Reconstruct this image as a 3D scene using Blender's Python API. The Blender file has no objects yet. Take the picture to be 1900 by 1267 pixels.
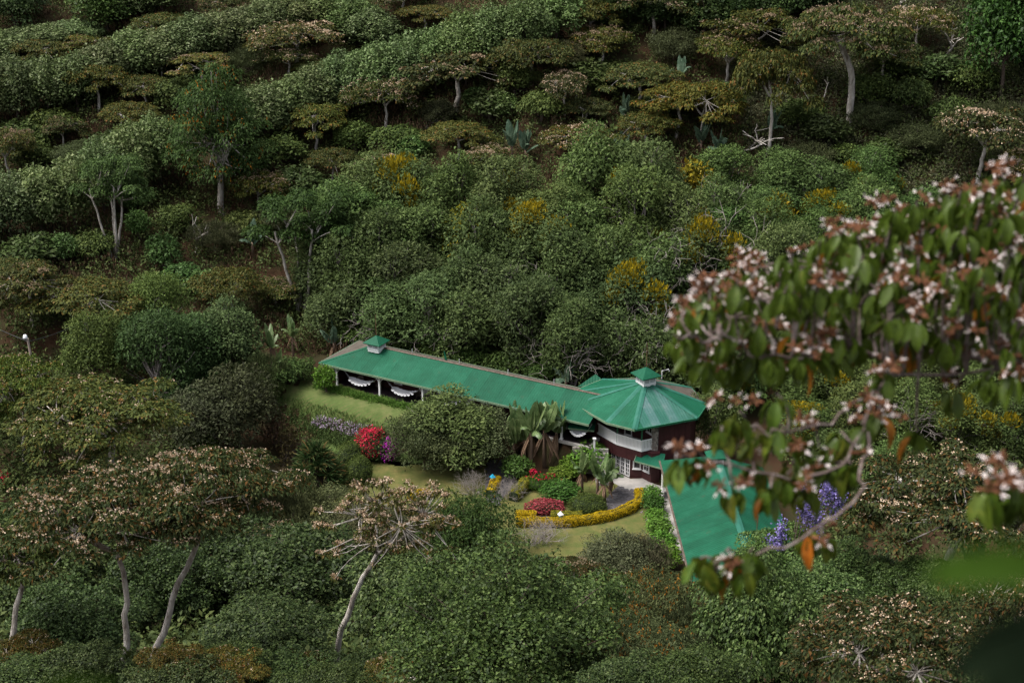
import bpy, math, random
import numpy as np
from mathutils import Vector, Matrix

SC = bpy.context.scene
COL = SC.collection
RNG = np.random.default_rng(7)
random.seed(7)

# ------------------------------------------------------------------ camera, sky, sun, exposure
CAM_H = 60.0
FPX = 2639.0
PITCH = math.radians(21.5)
cam = bpy.data.cameras.new('camera')
cam.sensor_width = 36.0
cam.lens = 36.0 * FPX / 1900.0
cam.clip_start = 0.05
cam.clip_end = 2000.0
cam.dof.use_dof = True
cam.dof.focus_distance = 118.0
cam.dof.aperture_fstop = 2.7
cam_ob = bpy.data.objects.new('camera', cam)
cam_ob.location = (0, 0, CAM_H)
cam_ob.rotation_euler = (math.radians(90) - PITCH, 0, 0)
COL.objects.link(cam_ob)
SC.camera = cam_ob

SUN_EL, SUN_AZ = math.radians(62), math.radians(-100)      # azimuth measured from +Y towards +X
world = bpy.data.worlds.new('World')
SC.world = world
world.use_nodes = True
wn = world.node_tree.nodes
wl = world.node_tree.links
wn.clear()
sky = wn.new('ShaderNodeTexSky')
sky.sky_type = 'NISHITA'
sky.sun_disc = False
sky.sun_elevation = SUN_EL
sky.sun_rotation = SUN_AZ
sky.air_density = 1.0
sky.dust_density = 4.0
sky.ozone_density = 1.0
bg = wn.new('ShaderNodeBackground')
bg.inputs['Strength'].default_value = 0.13
wo = wn.new('ShaderNodeOutputWorld')
hs = wn.new('ShaderNodeHueSaturation')                     # thin overcast: the blue is washed out
hs.inputs['Saturation'].default_value = 0.35
wl.new(sky.outputs[0], hs.inputs['Color'])
wl.new(hs.outputs[0], bg.inputs[0])
wl.new(bg.outputs[0], wo.inputs[0])

sun = bpy.data.lights.new('sun', 'SUN')
sun.energy = 2.3
sun.angle = math.radians(34)
sun.color = (1.0, 0.95, 0.88)
sun_ob = bpy.data.objects.new('sun', sun)
sd = Vector((math.sin(SUN_AZ) * math.cos(SUN_EL), math.cos(SUN_AZ) * math.cos(SUN_EL), math.sin(SUN_EL)))
sun_ob.rotation_euler = sd.to_track_quat('Z', 'Y').to_euler()
sun_ob.location = (0, 60, 120)
COL.objects.link(sun_ob)

SC.view_settings.view_transform = 'Standard'
SC.view_settings.look = 'None'
SC.view_settings.gamma = 1.0
SC.view_settings.exposure = 1.05
SC.view_settings.use_curve_mapping = False
SC.render.engine = 'CYCLES'
cy = SC.cycles
cy.max_bounces = 4
cy.diffuse_bounces = 2
cy.glossy_bounces = 1
cy.transmission_bounces = 2
cy.transparent_max_bounces = 4
cy.caustics_reflective = False
cy.caustics_refractive = False
cy.use_denoising = True

# ------------------------------------------------------------------ picture <-> place
CP, SP = math.cos(PITCH), math.sin(PITCH)

def ray(px, py):
    u = (px - 950) / FPX
    v = (633.5 - py) / FPX
    return np.array((u, CP + v * SP, -SP + v * CP))

def atz(px, py, z):
    d = ray(px, py)
    t = (z - CAM_H) / d[2]
    return Vector((d[0] * t, d[1] * t, z))

def atd(px, py, dist):
    d = ray(px, py)
    return Vector((d[0] * dist, d[1] * dist, CAM_H + d[2] * dist))

def ztop(y, py):
    k = (633.5 - py) / FPX
    return CAM_H + y * (k * CP - SP) / (CP + k * SP)

def scale_at(p):
    f = p[1] * CP - (p[2] - CAM_H) * SP
    return FPX / f

def sstep(t):
    t = np.clip(t, 0, 1)
    return t * t * (3 - 2 * t)

PROF_Y = [-400, -60, -8, 0, 3, 20, 40, 58, 80, 97, 103, 140]
PROF_Z = [150, 70, 59.5, 58.2, 56.3, 43.5, 30.3, 19.8, 8.4, 0.5, 0, 0]

def noise2(x, y):
    return (np.sin(x * 0.21 + 1.3) * np.cos(y * 0.17 + 0.4) + 0.6 * np.sin(x * 0.43 + y * 0.31) + 0.4 * np.cos(x * 0.83 - y * 0.71 + 2.0))

def terr(x, y):
    x = np.asarray(x, float)
    y = np.asarray(y, float)
    z = np.interp(y, PROF_Y, PROF_Z)
    z = z + np.where(y < 95, 0.5 * noise2(x, y) * sstep((95 - y) / 10) * sstep((y - 15) / 20), 0)
    # house terrace
    ye = np.interp(x, [-80, -24, -10.8, -5, 0, 6, 9], [138, 130, 123.2, 121.6, 121.6, 118.8, 118.8])
    w = np.interp(x, [-24, -10, -3], [3.5, 2.6, 0.8])
    z = z + 2.8 * sstep((y - ye) / w + 0.0) * (1 - sstep((x - 6.6) / 0.8))
    # opposite hillside
    yf = np.interp(x, [-90, -40, -22, 6, 18, 60, 120], [149, 147, 147, 133, 130, 122, 112])
    d = y - yf
    hill = np.where(d > 0, 0.5 * (np.sqrt(d * d + 9) - 3) , 0)
    hill = hill + np.where(d > 6, 0.7 * noise2(x * 0.8, y * 0.8) * sstep((d - 6) / 12), 0)
    # the right-hand flank of the garden climbs a little
    flank = 0.20 * np.maximum(0, np.abs(x - 2) - 24) * sstep((y - 60) / 40) * (1 - sstep(d / 30))
    z = z + hill + flank
    return z

def H(x, y):
    return float(terr(x, y))

def ground(px, py):
    d = ray(px, py)
    t = 25.0
    prev = t
    while t < 700:
        x, y, z = d[0] * t, d[1] * t, CAM_H + d[2] * t
        if z <= H(x, y):
            a, b = prev, t
            for _ in range(18):
                m = (a + b) / 2
                if CAM_H + d[2] * m <= H(d[0] * m, d[1] * m):
                    b = m
                else:
                    a = m
            t = b
            break
        prev = t
        t += 0.6
    x, y = d[0] * t, d[1] * t
    return Vector((x, y, H(x, y)))

# ------------------------------------------------------------------ object helpers
def tag(o, label=None, cat=None, group=None, kind=None):
    if label: o['label'] = label
    if cat: o['category'] = cat
    if group: o['group'] = group
    if kind: o['kind'] = kind
    return o

def empty(name, loc=(0, 0, 0), rz=0.0, parent=None):
    o = bpy.data.objects.new(name, None)
    COL.objects.link(o)
    o.location = loc
    o.rotation_euler = (0, 0, rz)
    o.empty_display_size = 0.3
    if parent: o.parent = parent
    return o

def npmesh(name, V, F, mats=(), smooth=False, midx=None):
    V = np.ascontiguousarray(V, dtype=np.float32)
    F = np.ascontiguousarray(F, dtype=np.int32)
    k = F.shape[1]
    me = bpy.data.meshes.new(name)
    me.vertices.add(len(V))
    me.vertices.foreach_set('co', V.ravel())
    me.loops.add(F.size)
    me.loops.foreach_set('vertex_index', F.ravel())
    me.polygons.add(len(F))
    me.polygons.foreach_set('loop_start', np.arange(0, F.size, k, dtype=np.int32))
    me.polygons.foreach_set('loop_total', np.full(len(F), k, dtype=np.int32))
    for m in mats: me.materials.append(m)
    if midx is not None:
        me.polygons.foreach_set('material_index', np.ascontiguousarray(midx, dtype=np.int32))
    if smooth:
        me.polygons.foreach_set('use_smooth', np.ones(len(F), dtype=bool))
    me.update(calc_edges=True)
    me.validate()
    return me

def link(name, me, parent=None, loc=None, rot=None, scale=None):
    o = bpy.data.objects.new(name, me)
    COL.objects.link(o)
    if parent: o.parent = parent
    if loc is not None: o.location = loc
    if rot is not None: o.rotation_euler = rot
    if scale is not None: o.scale = scale
    return o

class MB:
    """collects small solids; build() links them as one mesh"""
    def __init__(s):
        s.v = []; s.f = []; s.m = []
    def add(s, v, f, m=0):
        n = len(s.v)
        s.v += [tuple(map(float, p)) for p in v]
        s.f += [tuple(i + n for i in q) for q in f]
        s.m += [m] * len(f)
        return s
    def box(s, a, b, m=0, M=None):
        x0, y0, z0 = a; x1, y1, z1 = b
        v = [(x0, y0, z0), (x1, y0, z0), (x1, y1, z0), (x0, y1, z0), (x0, y0, z1), (x1, y0, z1), (x1, y1, z1), (x0, y1, z1)]
        if M is not None: v = [tuple(M @ Vector(p)) for p in v]
        return s.add(v, [(0, 3, 2, 1), (4, 5, 6, 7), (0, 1, 5, 4), (1, 2, 6, 5), (2, 3, 7, 6), (3, 0, 4, 7)], m)
    def bar(s, p, q, w, h, m=0, up=(0, 0, 1)):
        p = Vector(p); q = Vector(q)
        d = (q - p).normalized()
        u = Vector(up)
        a = d.cross(u)
        if a.length < 1e-4: a = d.cross(Vector((1, 0, 0)))
        a.normalize(); b = a.cross(d).normalized()
        v = []
        for c in (p, q):
            for i, j in ((-1, -1), (1, -1), (1, 1), (-1, 1)):
                v.append(c + a * (i * w / 2) + b * (j * h / 2))
        return s.add(v, [(0, 1, 2, 3), (7, 6, 5, 4), (0, 4, 5, 1), (1, 5, 6, 2), (2, 6, 7, 3), (3, 7, 4, 0)], m)
    def tube(s, pts, rad, n=6, m=0, cap=True):
        V, F = tube_np(pts, rad, n)
        s.add([tuple(p) for p in V], [tuple(q) for q in F], m)
        if cap:
            N = len(s.v)
            base = N - len(V)
            s.f.append(tuple(range(base + n - 1, base - 1, -1))); s.m.append(m)
            s.f.append(tuple(range(N - n, N))); s.m.append(m)
        return s
    def prism(s, poly, z0, z1, m=0, top=None):
        n = len(poly)
        v = [(p[0], p[1], z0) for p in poly] + [(p[0], p[1], z1) for p in poly]
        f = [tuple(range(n - 1, -1, -1)), tuple(range(n, 2 * n))]
        f += [(i, (i + 1) % n, n + (i + 1) % n, n + i) for i in range(n)]
        return s.add(v, f, m)
    def lathe(s, prof, n=12, m=0, c=(0, 0, 0)):
        v = []; f = []
        for r, z in prof:
            for k in range(n):
                a = 2 * math.pi * k / n
                v.append((c[0] + r * math.cos(a), c[1] + r * math.sin(a), c[2] + z))
        for i in range(len(prof) - 1):
            for k in range(n):
                f.append((i * n + k, i * n + (k + 1) % n, (i + 1) * n + (k + 1) % n, (i + 1) * n + k))
        f.append(tuple(range(n - 1, -1, -1)))
        f.append(tuple(range((len(prof) - 1) * n, len(prof) * n)))
        return s.add(v, f, m)
    def mesh(s, name, mats, smooth=False):
        me = bpy.data.meshes.new(name)
        me.from_pydata(s.v, [], s.f)
        if not isinstance(mats, (list, tuple)): mats = [mats]
        for m in mats: me.materials.append(m)
        if len(mats) > 1: me.polygons.foreach_set('material_index', s.m)
        if smooth: me.polygons.foreach_set('use_smooth', [True] * len(me.polygons))
        me.update()
        return me
    def build(s, name, mats, parent=None, smooth=False):
        return link(name, s.mesh(name, mats, smooth), parent)

def tube_np(pts, rad, n=6):
    P = np.array([tuple(p) for p in pts], float)
    k = len(P)
    rad = np.broadcast_to(np.asarray(rad, float), (k,))
    T = np.gradient(P, axis=0)
    T /= np.linalg.norm(T, axis=1)[:, None] + 1e-9
    ref = np.array((0.0, 0, 1)) if abs(T[0][2]) < 0.9 else np.array((1.0, 0, 0))
    V = []
    for i in range(k):
        a = np.cross(T[i], ref)
        if np.linalg.norm(a) < 1e-4: a = np.cross(T[i], np.array((0.3, 1, 0.1)))
        a /= np.linalg.norm(a)
        b = np.cross(T[i], a)
        ref = np.cross(a, T[i]) if abs(np.dot(ref, T[i])) > 0.95 else ref
        for j in range(n):
            t = 2 * math.pi * j / n
            V.append(P[i] + rad[i] * (math.cos(t) * a + math.sin(t) * b))
    F = []
    for i in range(k - 1):
        for j in range(n):
            F.append((i * n + j, i * n + (j + 1) % n, (i + 1) * n + (j + 1) % n, (i + 1) * n + j))
    return np.array(V), np.array(F, int)

class NP:
    """big meshes: collects numpy quads"""
    def __init__(s): s.V = []; s.F = []; s.n = 0; s.M = []
    def add(s, V, F, m=0):
        if len(V) == 0: return s
        s.V.append(np.asarray(V, float)); s.F.append(np.asarray(F, int) + s.n); s.n += len(V); s.M.append(np.full(len(F), m))
        return s
    def mesh(s, name, mats, smooth=False):
        if not isinstance(mats, (list, tuple)): mats = [mats]
        return npmesh(name, np.concatenate(s.V), np.concatenate(s.F), mats, smooth, np.concatenate(s.M) if len(mats) > 1 else None)

# ------------------------------------------------------------------ materials
def newmat(name):
    m = bpy.data.materials.new(name)
    m.use_nodes = True
    nt = m.node_tree
    nt.nodes.clear()
    out = nt.nodes.new('ShaderNodeOutputMaterial')
    return m, nt, out

def rgb(c): return (c[0], c[1], c[2], 1.0)

def ramp(nt, cols):
    r = nt.nodes.new('ShaderNodeValToRGB')
    el = r.color_ramp.elements
    while len(el) > 1: el.remove(el[-1])
    el[0].position = cols[0][0]; el[0].color = rgb(cols[0][1])
    for p, c in cols[1:]:
        e = el.new(p); e.color = rgb(c)
    return r

def leafmat(name, cols, rough=0.6, trans=0.25, spec=0.10):
    """cols: (position, colour) stops picked at random leaf by leaf; tinted by the object's colour"""
    m, nt, out = newmat(name)
    N = nt.nodes; L = nt.links
    geo = N.new('ShaderNodeNewGeometry')
    r = ramp(nt, cols)
    L.new(geo.outputs['Random Per Island'], r.inputs[0])
    oi = N.new('ShaderNodeObjectInfo')
    mul = N.new('ShaderNodeMix'); mul.data_type = 'RGBA'; mul.blend_type = 'MULTIPLY'; mul.inputs[0].default_value = 1.0
    L.new(r.outputs[0], mul.inputs[6]); L.new(oi.outputs['Color'], mul.inputs[7])
    p = N.new('ShaderNodeBsdfPrincipled')
    L.new(mul.outputs[2], p.inputs['Base Color'])
    p.inputs['Roughness'].default_value = rough
    p.inputs['Specular IOR Level'].default_value = spec
    t = N.new('ShaderNodeBsdfTranslucent')
    L.new(mul.outputs[2], t.inputs[0])
    mx = N.new('ShaderNodeMixShader'); mx.inputs[0].default_value = trans
    L.new(p.outputs[0], mx.inputs[1]); L.new(t.outputs[0], mx.inputs[2])
    L.new(mx.outputs[0], out.inputs[0])
    return m

def surf(name, cols, scale=3.0, rough=0.8, bump=0.0, bscale=None, detail=6, spec=0.3, metal=0.0, stretch=(1, 1, 1), tint=False, coord='Object'):
    """noise-mottled surface; cols = ramp stops"""
    m, nt, out = newmat(name)
    N = nt.nodes; L = nt.links
    tc = N.new('ShaderNodeTexCoord')
    mp = N.new('ShaderNodeMapping'); mp.inputs['Scale'].default_value = stretch
    L.new(tc.outputs[coord], mp.inputs[0])
    nz = N.new('ShaderNodeTexNoise'); nz.inputs['Scale'].default_value = scale; nz.inputs['Detail'].default_value = detail; nz.inputs['Roughness'].default_value = 0.65
    L.new(mp.outputs[0], nz.inputs['Vector'])
    r = ramp(nt, cols)
    L.new(nz.outputs[0], r.inputs[0])
    p = N.new('ShaderNodeBsdfPrincipled')
    p.inputs['Roughness'].default_value = rough
    p.inputs['Specular IOR Level'].default_value = spec
    p.inputs['Metallic'].default_value = metal
    src = r.outputs[0]
    if tint:
        oi = N.new('ShaderNodeObjectInfo')
        mul = N.new('ShaderNodeMix'); mul.data_type = 'RGBA'; mul.blend_type = 'MULTIPLY'; mul.inputs[0].default_value = 1.0
        L.new(src, mul.inputs[6]); L.new(oi.outputs['Color'], mul.inputs[7]); src = mul.outputs[2]
    L.new(src, p.inputs['Base Color'])
    if bump:
        n2 = N.new('ShaderNodeTexNoise'); n2.inputs['Scale'].default_value = bscale or scale * 3; n2.inputs['Detail'].default_value = 5
        L.new(mp.outputs[0], n2.inputs['Vector'])
        b = N.new('ShaderNodeBump'); b.inputs['Strength'].default_value = bump; b.inputs['Distance'].default_value = 0.05
        L.new(n2.outputs[0], b.inputs['Height']); L.new(b.outputs[0], p.inputs['Normal'])
    L.new(p.outputs[0], out.inputs[0])
    return m

def two(c, d=0.25):
    return [(0.3, tuple(v * (1 - d) for v in c)), (0.7, tuple(v * (1 + d) for v in c))]

M = {}
M['soil'] = surf('hillside soil and leaf litter', [(0.25, (0.028, 0.014, 0.008)), (0.42, (0.040, 0.022, 0.012)), (0.55, (0.034, 0.028, 0.013)), (0.75, (0.026, 0.032, 0.012))], scale=0.25, rough=0.95, bump=0.6, bscale=3.0, spec=0.1)
M['lawn'] = surf('mown lawn', [(0.3, (0.050, 0.078, 0.020)), (0.5, (0.080, 0.102, 0.032)), (0.7, (0.118, 0.120, 0.048))], scale=0.9, detail=12, rough=0.9, bump=0.5, bscale=25, spec=0.1)
M['lawn2'] = surf('dry mown lawn', [(0.3, (0.055, 0.080, 0.020)), (0.5, (0.092, 0.095, 0.030)), (0.7, (0.135, 0.115, 0.042))], scale=0.8, detail=12, rough=0.9, bump=0.5, bscale=25, spec=0.1)
M['bankgrass'] = surf('rough bank grass', [(0.3, (0.052, 0.088, 0.024)), (0.7, (0.10, 0.135, 0.04))], scale=1.2, rough=0.95, bump=0.6, bscale=20, spec=0.1)
M['slate'] = surf('dark slate paving', [(0.3, (0.045, 0.042, 0.046)), (0.55, (0.075, 0.070, 0.076)), (0.75, (0.13, 0.12, 0.125))], scale=2.2, rough=0.75, bump=0.5, bscale=6)
M['mortar'] = surf('joint mortar', two((0.075, 0.07, 0.07)), scale=4)
M['concrete'] = surf('grey concrete', [(0.3, (0.22, 0.21, 0.20)), (0.6, (0.33, 0.31, 0.29)), (0.8, (0.27, 0.25, 0.23))], scale=0.9, rough=0.85, bump=0.15)
M['redsoil'] = surf('bare red soil', two((0.10, 0.042, 0.022), 0.35), scale=1.5, rough=0.95, bump=0.4)
def roofmat():
    m, nt, out = newmat('green painted corrugated iron')
    N = nt.nodes; L = nt.links
    tc = N.new('ShaderNodeTexCoord')
    def noise(scale, det, stretch=(1, 1, 1)):
        mp = N.new('ShaderNodeMapping'); mp.inputs['Scale'].default_value = stretch
        L.new(tc.outputs['Object'], mp.inputs[0])
        n = N.new('ShaderNodeTexNoise'); n.inputs['Scale'].default_value = scale; n.inputs['Detail'].default_value = det; n.inputs['Roughness'].default_value = 0.7
        L.new(mp.outputs[0], n.inputs['Vector'])
        return n
    r1 = ramp(nt, [(0.3, (0.0045, 0.054, 0.027)), (0.5, (0.006, 0.069, 0.036)), (0.7, (0.012, 0.088, 0.049))])
    L.new(noise(0.5, 6).outputs[0], r1.inputs[0])
    oi = N.new('ShaderNodeObjectInfo')
    mul = N.new('ShaderNodeMix'); mul.data_type = 'RGBA'; mul.blend_type = 'MULTIPLY'; mul.inputs[0].default_value = 1.0
    L.new(r1.outputs[0], mul.inputs[6]); L.new(oi.outputs['Color'], mul.inputs[7])
    r2 = ramp(nt, [(0.60, (0, 0, 0)), (0.74, (1, 1, 1))])
    L.new(noise(1.1, 9).outputs[0], r2.inputs[0])
    rust = N.new('ShaderNodeMix'); rust.data_type = 'RGBA'; rust.inputs[7].default_value = (0.045, 0.040, 0.022, 1)
    sc = N.new('ShaderNodeMath'); sc.operation = 'MULTIPLY'; sc.inputs[1].default_value = 0.6
    L.new(r2.outputs[0], sc.inputs[0]); L.new(sc.outputs[0], rust.inputs[0]); L.new(mul.outputs[2], rust.inputs[6])
    r3 = ramp(nt, [(0.735, (0, 0, 0)), (0.77, (1, 1, 1))])
    L.new(noise(5.0, 4).outputs[0], r3.inputs[0])
    bird = N.new('ShaderNodeMix'); bird.data_type = 'RGBA'; bird.inputs[7].default_value = (0.25, 0.27, 0.24, 1)
    L.new(r3.outputs[0], bird.inputs[0]); L.new(rust.outputs[2], bird.inputs[6])
    p = N.new('ShaderNodeBsdfPrincipled'); p.inputs['Roughness'].default_value = 0.6; p.inputs['Specular IOR Level'].default_value = 0.13
    L.new(bird.outputs[2], p.inputs['Base Color'])
    L.new(p.outputs[0], out.inputs[0])
    return m
M['roof'] = roofmat()
M['roof_old'] = surf('weathered grey corrugated iron', [(0.3, (0.045, 0.034, 0.027)), (0.55, (0.085, 0.074, 0.060)), (0.8, (0.055, 0.032, 0.022))], scale=1.2, rough=0.8, bump=0.2)
M['fascia'] = surf('pale green fascia paint', [(0.3, (0.10, 0.16, 0.10)), (0.6, (0.15, 0.215, 0.14)), (0.8, (0.16, 0.14, 0.10))], scale=1.6, rough=0.6)
M['trimgreen'] = surf('dark green paint', two((0.018, 0.12, 0.06)), scale=3, rough=0.5)
M['white'] = surf('white paint', [(0.3, (0.70, 0.69, 0.70)), (0.65, (0.82, 0.81, 0.81))], scale=2.0, rough=0.55)
M['maroon'] = surf('maroon board wall', [(0.3, (0.038, 0.012, 0.013)), (0.7, (0.058, 0.018, 0.019))], scale=1.5, rough=0.55)
M['darkfloor'] = surf('dark tiled floor', two((0.020, 0.014, 0.018)), scale=3, rough=0.35)
M['glass'] = surf('dark window glass', two((0.010, 0.012, 0.014)), scale=1, rough=0.08, spec=0.6)
M['ceiling'] = surf('dark veranda ceiling', two((0.05, 0.03, 0.025)), scale=2)
M['stone'] = surf('mixed fieldstone', [(0.3, (0.13, 0.11, 0.10)), (0.5, (0.24, 0.21, 0.19)), (0.7, (0.34, 0.31, 0.29))], scale=5, rough=0.85, bump=0.6, tint=True)
M['wicker'] = surf('grey brown wicker', two((0.19, 0.15, 0.13), 0.4), scale=22, rough=0.8, bump=0.6, bscale=50)
M['cloth'] = surf('white cotton cloth', two((0.74, 0.74, 0.77), 0.05), scale=3, rough=0.9)
M['netting'] = surf('white cotton cord', two((0.36, 0.36, 0.38), 0.1), scale=3, rough=0.9)
M['rod'] = surf('rusty iron rod', two((0.13, 0.055, 0.035)), scale=6, rough=0.8)
M['pole'] = surf('weathered wooden pole', two((0.34, 0.27, 0.23)), scale=3, rough=0.9, stretch=(1, 1, 0.2))
M['metalgrey'] = surf('galvanised metal', two((0.45, 0.45, 0.46), 0.1), scale=3, rough=0.4)
M['lampwhite'] = surf('white lamp housing', two((0.8, 0.82, 0.85), 0.03), scale=3, rough=0.3)
M['cable'] = surf('black cable', two((0.02, 0.02, 0.022)), scale=3, rough=0.6)
M['bluepaint'] = surf('bright blue paint', two((0.02, 0.33, 0.52), 0.1), scale=5, rough=0.5)
M['ochre'] = surf('ochre paint', two((0.50, 0.33, 0.10), 0.1), scale=5, rough=0.5)
M['navy'] = surf('deep blue paint', two((0.02, 0.10, 0.24), 0.1), scale=5, rough=0.5)
M['bark_pale'] = surf('pale lichen bark', [(0.34, (0.14, 0.115, 0.095)), (0.46, (0.31, 0.28, 0.245)), (0.58, (0.42, 0.385, 0.35)), (0.7, (0.58, 0.55, 0.51))], scale=3.0, rough=0.9, bump=1.0, bscale=8, stretch=(1, 1, 0.35))
M['bark_dark'] = surf('brown bark', [(0.3, (0.05, 0.037, 0.028)), (0.7, (0.13, 0.10, 0.08))], scale=4, rough=0.95, bump=0.6, bscale=9, stretch=(1, 1, 0.3))
M['bark_grey'] = surf('bleached grey twigs', two((0.21, 0.185, 0.17), 0.3), scale=4, rough=0.95)
M['bark_near'] = surf('mottled grey brown twig bark', [(0.3, (0.06, 0.042, 0.035)), (0.5, (0.13, 0.095, 0.085)), (0.7, (0.25, 0.215, 0.20))], scale=18, rough=0.9, bump=0.6, bscale=40)

M['lf_inga'] = leafmat('olive shade tree leaves', [(0, (0.022, 0.032, 0.010)), (0.30, (0.042, 0.054, 0.015)), (0.65, (0.066, 0.078, 0.020)), (0.90, (0.092, 0.092, 0.024)), (0.96, (0.11, 0.066, 0.018)), (1, (0.14, 0.070, 0.022))], trans=0.22)
M['lf_ingab'] = leafmat('russet tinged shade tree leaves', [(0, (0.020, 0.032, 0.011)), (0.40, (0.036, 0.052, 0.017)), (0.78, (0.064, 0.078, 0.024)), (0.87, (0.095, 0.060, 0.018)), (0.96, (0.14, 0.066, 0.020)), (1, (0.10, 0.095, 0.03))], trans=0.22)
M['fl_tan'] = leafmat('buff pink blossom', [(0, (0.30, 0.19, 0.11)), (0.5, (0.46, 0.34, 0.23)), (1, (0.62, 0.50, 0.38))], rough=0.8, trans=0.2, spec=0.1)
M['fl_tan_dim'] = leafmat('faded buff blossom', [(0, (0.12, 0.09, 0.05)), (0.5, (0.21, 0.155, 0.095)), (1, (0.33, 0.235, 0.17))], rough=0.8, trans=0.2, spec=0.1)
M['lf_hedge'] = leafmat('grey green windbreak leaves', [(0, (0.036, 0.056, 0.018)), (0.4, (0.076, 0.108, 0.036)), (0.8, (0.125, 0.160, 0.064)), (1, (0.19, 0.22, 0.11))], trans=0.2, rough=0.45)
M['lf_broad'] = leafmat('glossy dark green leaves', [(0, (0.016, 0.028, 0.008)), (0.45, (0.036, 0.060, 0.017)), (0.8, (0.070, 0.104, 0.030)), (1, (0.12, 0.155, 0.060))], trans=0.2, rough=0.5, spec=0.14)
M['lf_feather'] = leafmat('feathery grey green leaves', [(0, (0.026, 0.042, 0.014)), (0.5, (0.056, 0.086, 0.028)), (1, (0.105, 0.145, 0.052))], trans=0.28, rough=0.6)
M['lf_bright'] = leafmat('fresh green leaves', [(0, (0.024, 0.042, 0.012)), (0.5, (0.052, 0.084, 0.024)), (1, (0.095, 0.138, 0.042))], trans=0.28)
M['lf_yellow'] = leafmat('mustard yellow parasite leaves', [(0, (0.10, 0.085, 0.006)), (0.5, (0.22, 0.18, 0.010)), (1, (0.36, 0.26, 0.014))], trans=0.3)
M['lf_olive'] = leafmat('dusty olive leaves', [(0, (0.032, 0.036, 0.018)), (0.5, (0.070, 0.076, 0.040)), (1, (0.125, 0.128, 0.070))], trans=0.25, rough=0.6)
M['lf_brown'] = leafmat('dry brown foliage', [(0, (0.050, 0.030, 0.018)), (0.5, (0.105, 0.066, 0.040)), (1, (0.17, 0.115, 0.068))], trans=0.2, rough=0.8, spec=0.1)
M['lf_coffee'] = leafmat('coffee shrub leaves', [(0, (0.026, 0.040, 0.012)), (0.5, (0.054, 0.076, 0.022)), (1, (0.095, 0.118, 0.036))], trans=0.2)
M['lf_purple'] = leafmat('dull purple brown leaves', [(0, (0.026, 0.025, 0.016)), (0.5, (0.052, 0.050, 0.030)), (1, (0.085, 0.085, 0.048))], trans=0.2)
M['lf_hedgey'] = leafmat('clipped golden leaves', [(0, (0.22, 0.16, 0.006)), (0.5, (0.48, 0.34, 0.010)), (1, (0.70, 0.48, 0.02))], trans=0.25)
M['lf_gold'] = leafmat('yellow green croton leaves', [(0, (0.08, 0.10, 0.012)), (0.5, (0.22, 0.22, 0.022)), (1, (0.40, 0.34, 0.04))], trans=0.25)
M['lf_topiary'] = leafmat('clipped dark green leaves', [(0, (0.026, 0.040, 0.008)), (0.6, (0.052, 0.078, 0.014)), (1, (0.085, 0.11, 0.025))], trans=0.15)
M['lf_garden'] = leafmat('strap leaves', [(0, (0.045, 0.095, 0.016)), (0.5, (0.085, 0.175, 0.030)), (1, (0.15, 0.25, 0.05))], trans=0.28)
M['lf_drac'] = leafmat('variegated strap leaves', [(0, (0.020, 0.046, 0.014)), (0.5, (0.046, 0.082, 0.024)), (0.85, (0.10, 0.125, 0.045)), (1, (0.26, 0.14, 0.05))], trans=0.22)
M['lf_grass'] = leafmat('long grass blades', [(0, (0.055, 0.105, 0.026)), (0.5, (0.105, 0.165, 0.045)), (1, (0.17, 0.20, 0.07))], trans=0.3)
M['fl_red'] = leafmat('scarlet bracts', [(0, (0.20, 0.006, 0.018)), (0.5, (0.42, 0.010, 0.040)), (1, (0.58, 0.04, 0.085))], trans=0.3, rough=0.7)
M['fl_magenta'] = leafmat('magenta bracts', [(0, (0.15, 0.008, 0.14)), (0.5, (0.33, 0.016, 0.30)), (1, (0.46, 0.06, 0.42))], trans=0.3, rough=0.7)
M['fl_pink'] = leafmat('dusky red leaves', [(0, (0.13, 0.018, 0.022)), (0.5, (0.26, 0.035, 0.045)), (1, (0.40, 0.10, 0.11))], trans=0.25)
M['fl_lilac'] = leafmat('lilac flowers', [(0, (0.22, 0.15, 0.25)), (0.5, (0.36, 0.27, 0.38)), (1, (0.52, 0.44, 0.53))], trans=0.25, rough=0.8)
M['fl_blue'] = leafmat('violet blue flowers', [(0, (0.13, 0.10, 0.30)), (0.5, (0.22, 0.18, 0.46)), (1, (0.36, 0.31, 0.60))], trans=0.25, rough=0.8)
M['fl_white'] = leafmat('white flowers', [(0, (0.55, 0.55, 0.60)), (1, (0.8, 0.8, 0.8))], trans=0.2, rough=0.8)
M['fl_orange'] = leafmat('orange flower spikes', [(0, (0.20, 0.07, 0.010)), (0.5, (0.36, 0.13, 0.016)), (1, (0.48, 0.22, 0.03))], trans=0.25, rough=0.7)
M['lf_banana'] = leafmat('banana leaf', [(0, (0.075, 0.135, 0.050)), (1, (0.16, 0.235, 0.105))], trans=0.30, rough=0.42, spec=0.45)
M['lf_banana_blue'] = leafmat('bluish banana leaf', [(0, (0.040, 0.080, 0.055)), (1, (0.105, 0.165, 0.12))], trans=0.25, rough=0.45)
M['lf_dead'] = leafmat('dead banana leaf', [(0, (0.09, 0.055, 0.035)), (1, (0.20, 0.13, 0.085))], trans=0.15, rough=0.8)
M['stem_banana'] = surf('banana stem', [(0.3, (0.08, 0.05, 0.035)), (0.6, (0.17, 0.115, 0.08)), (0.8, (0.10, 0.12, 0.05))], scale=4, rough=0.75, stretch=(1, 1, 0.25))

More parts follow.
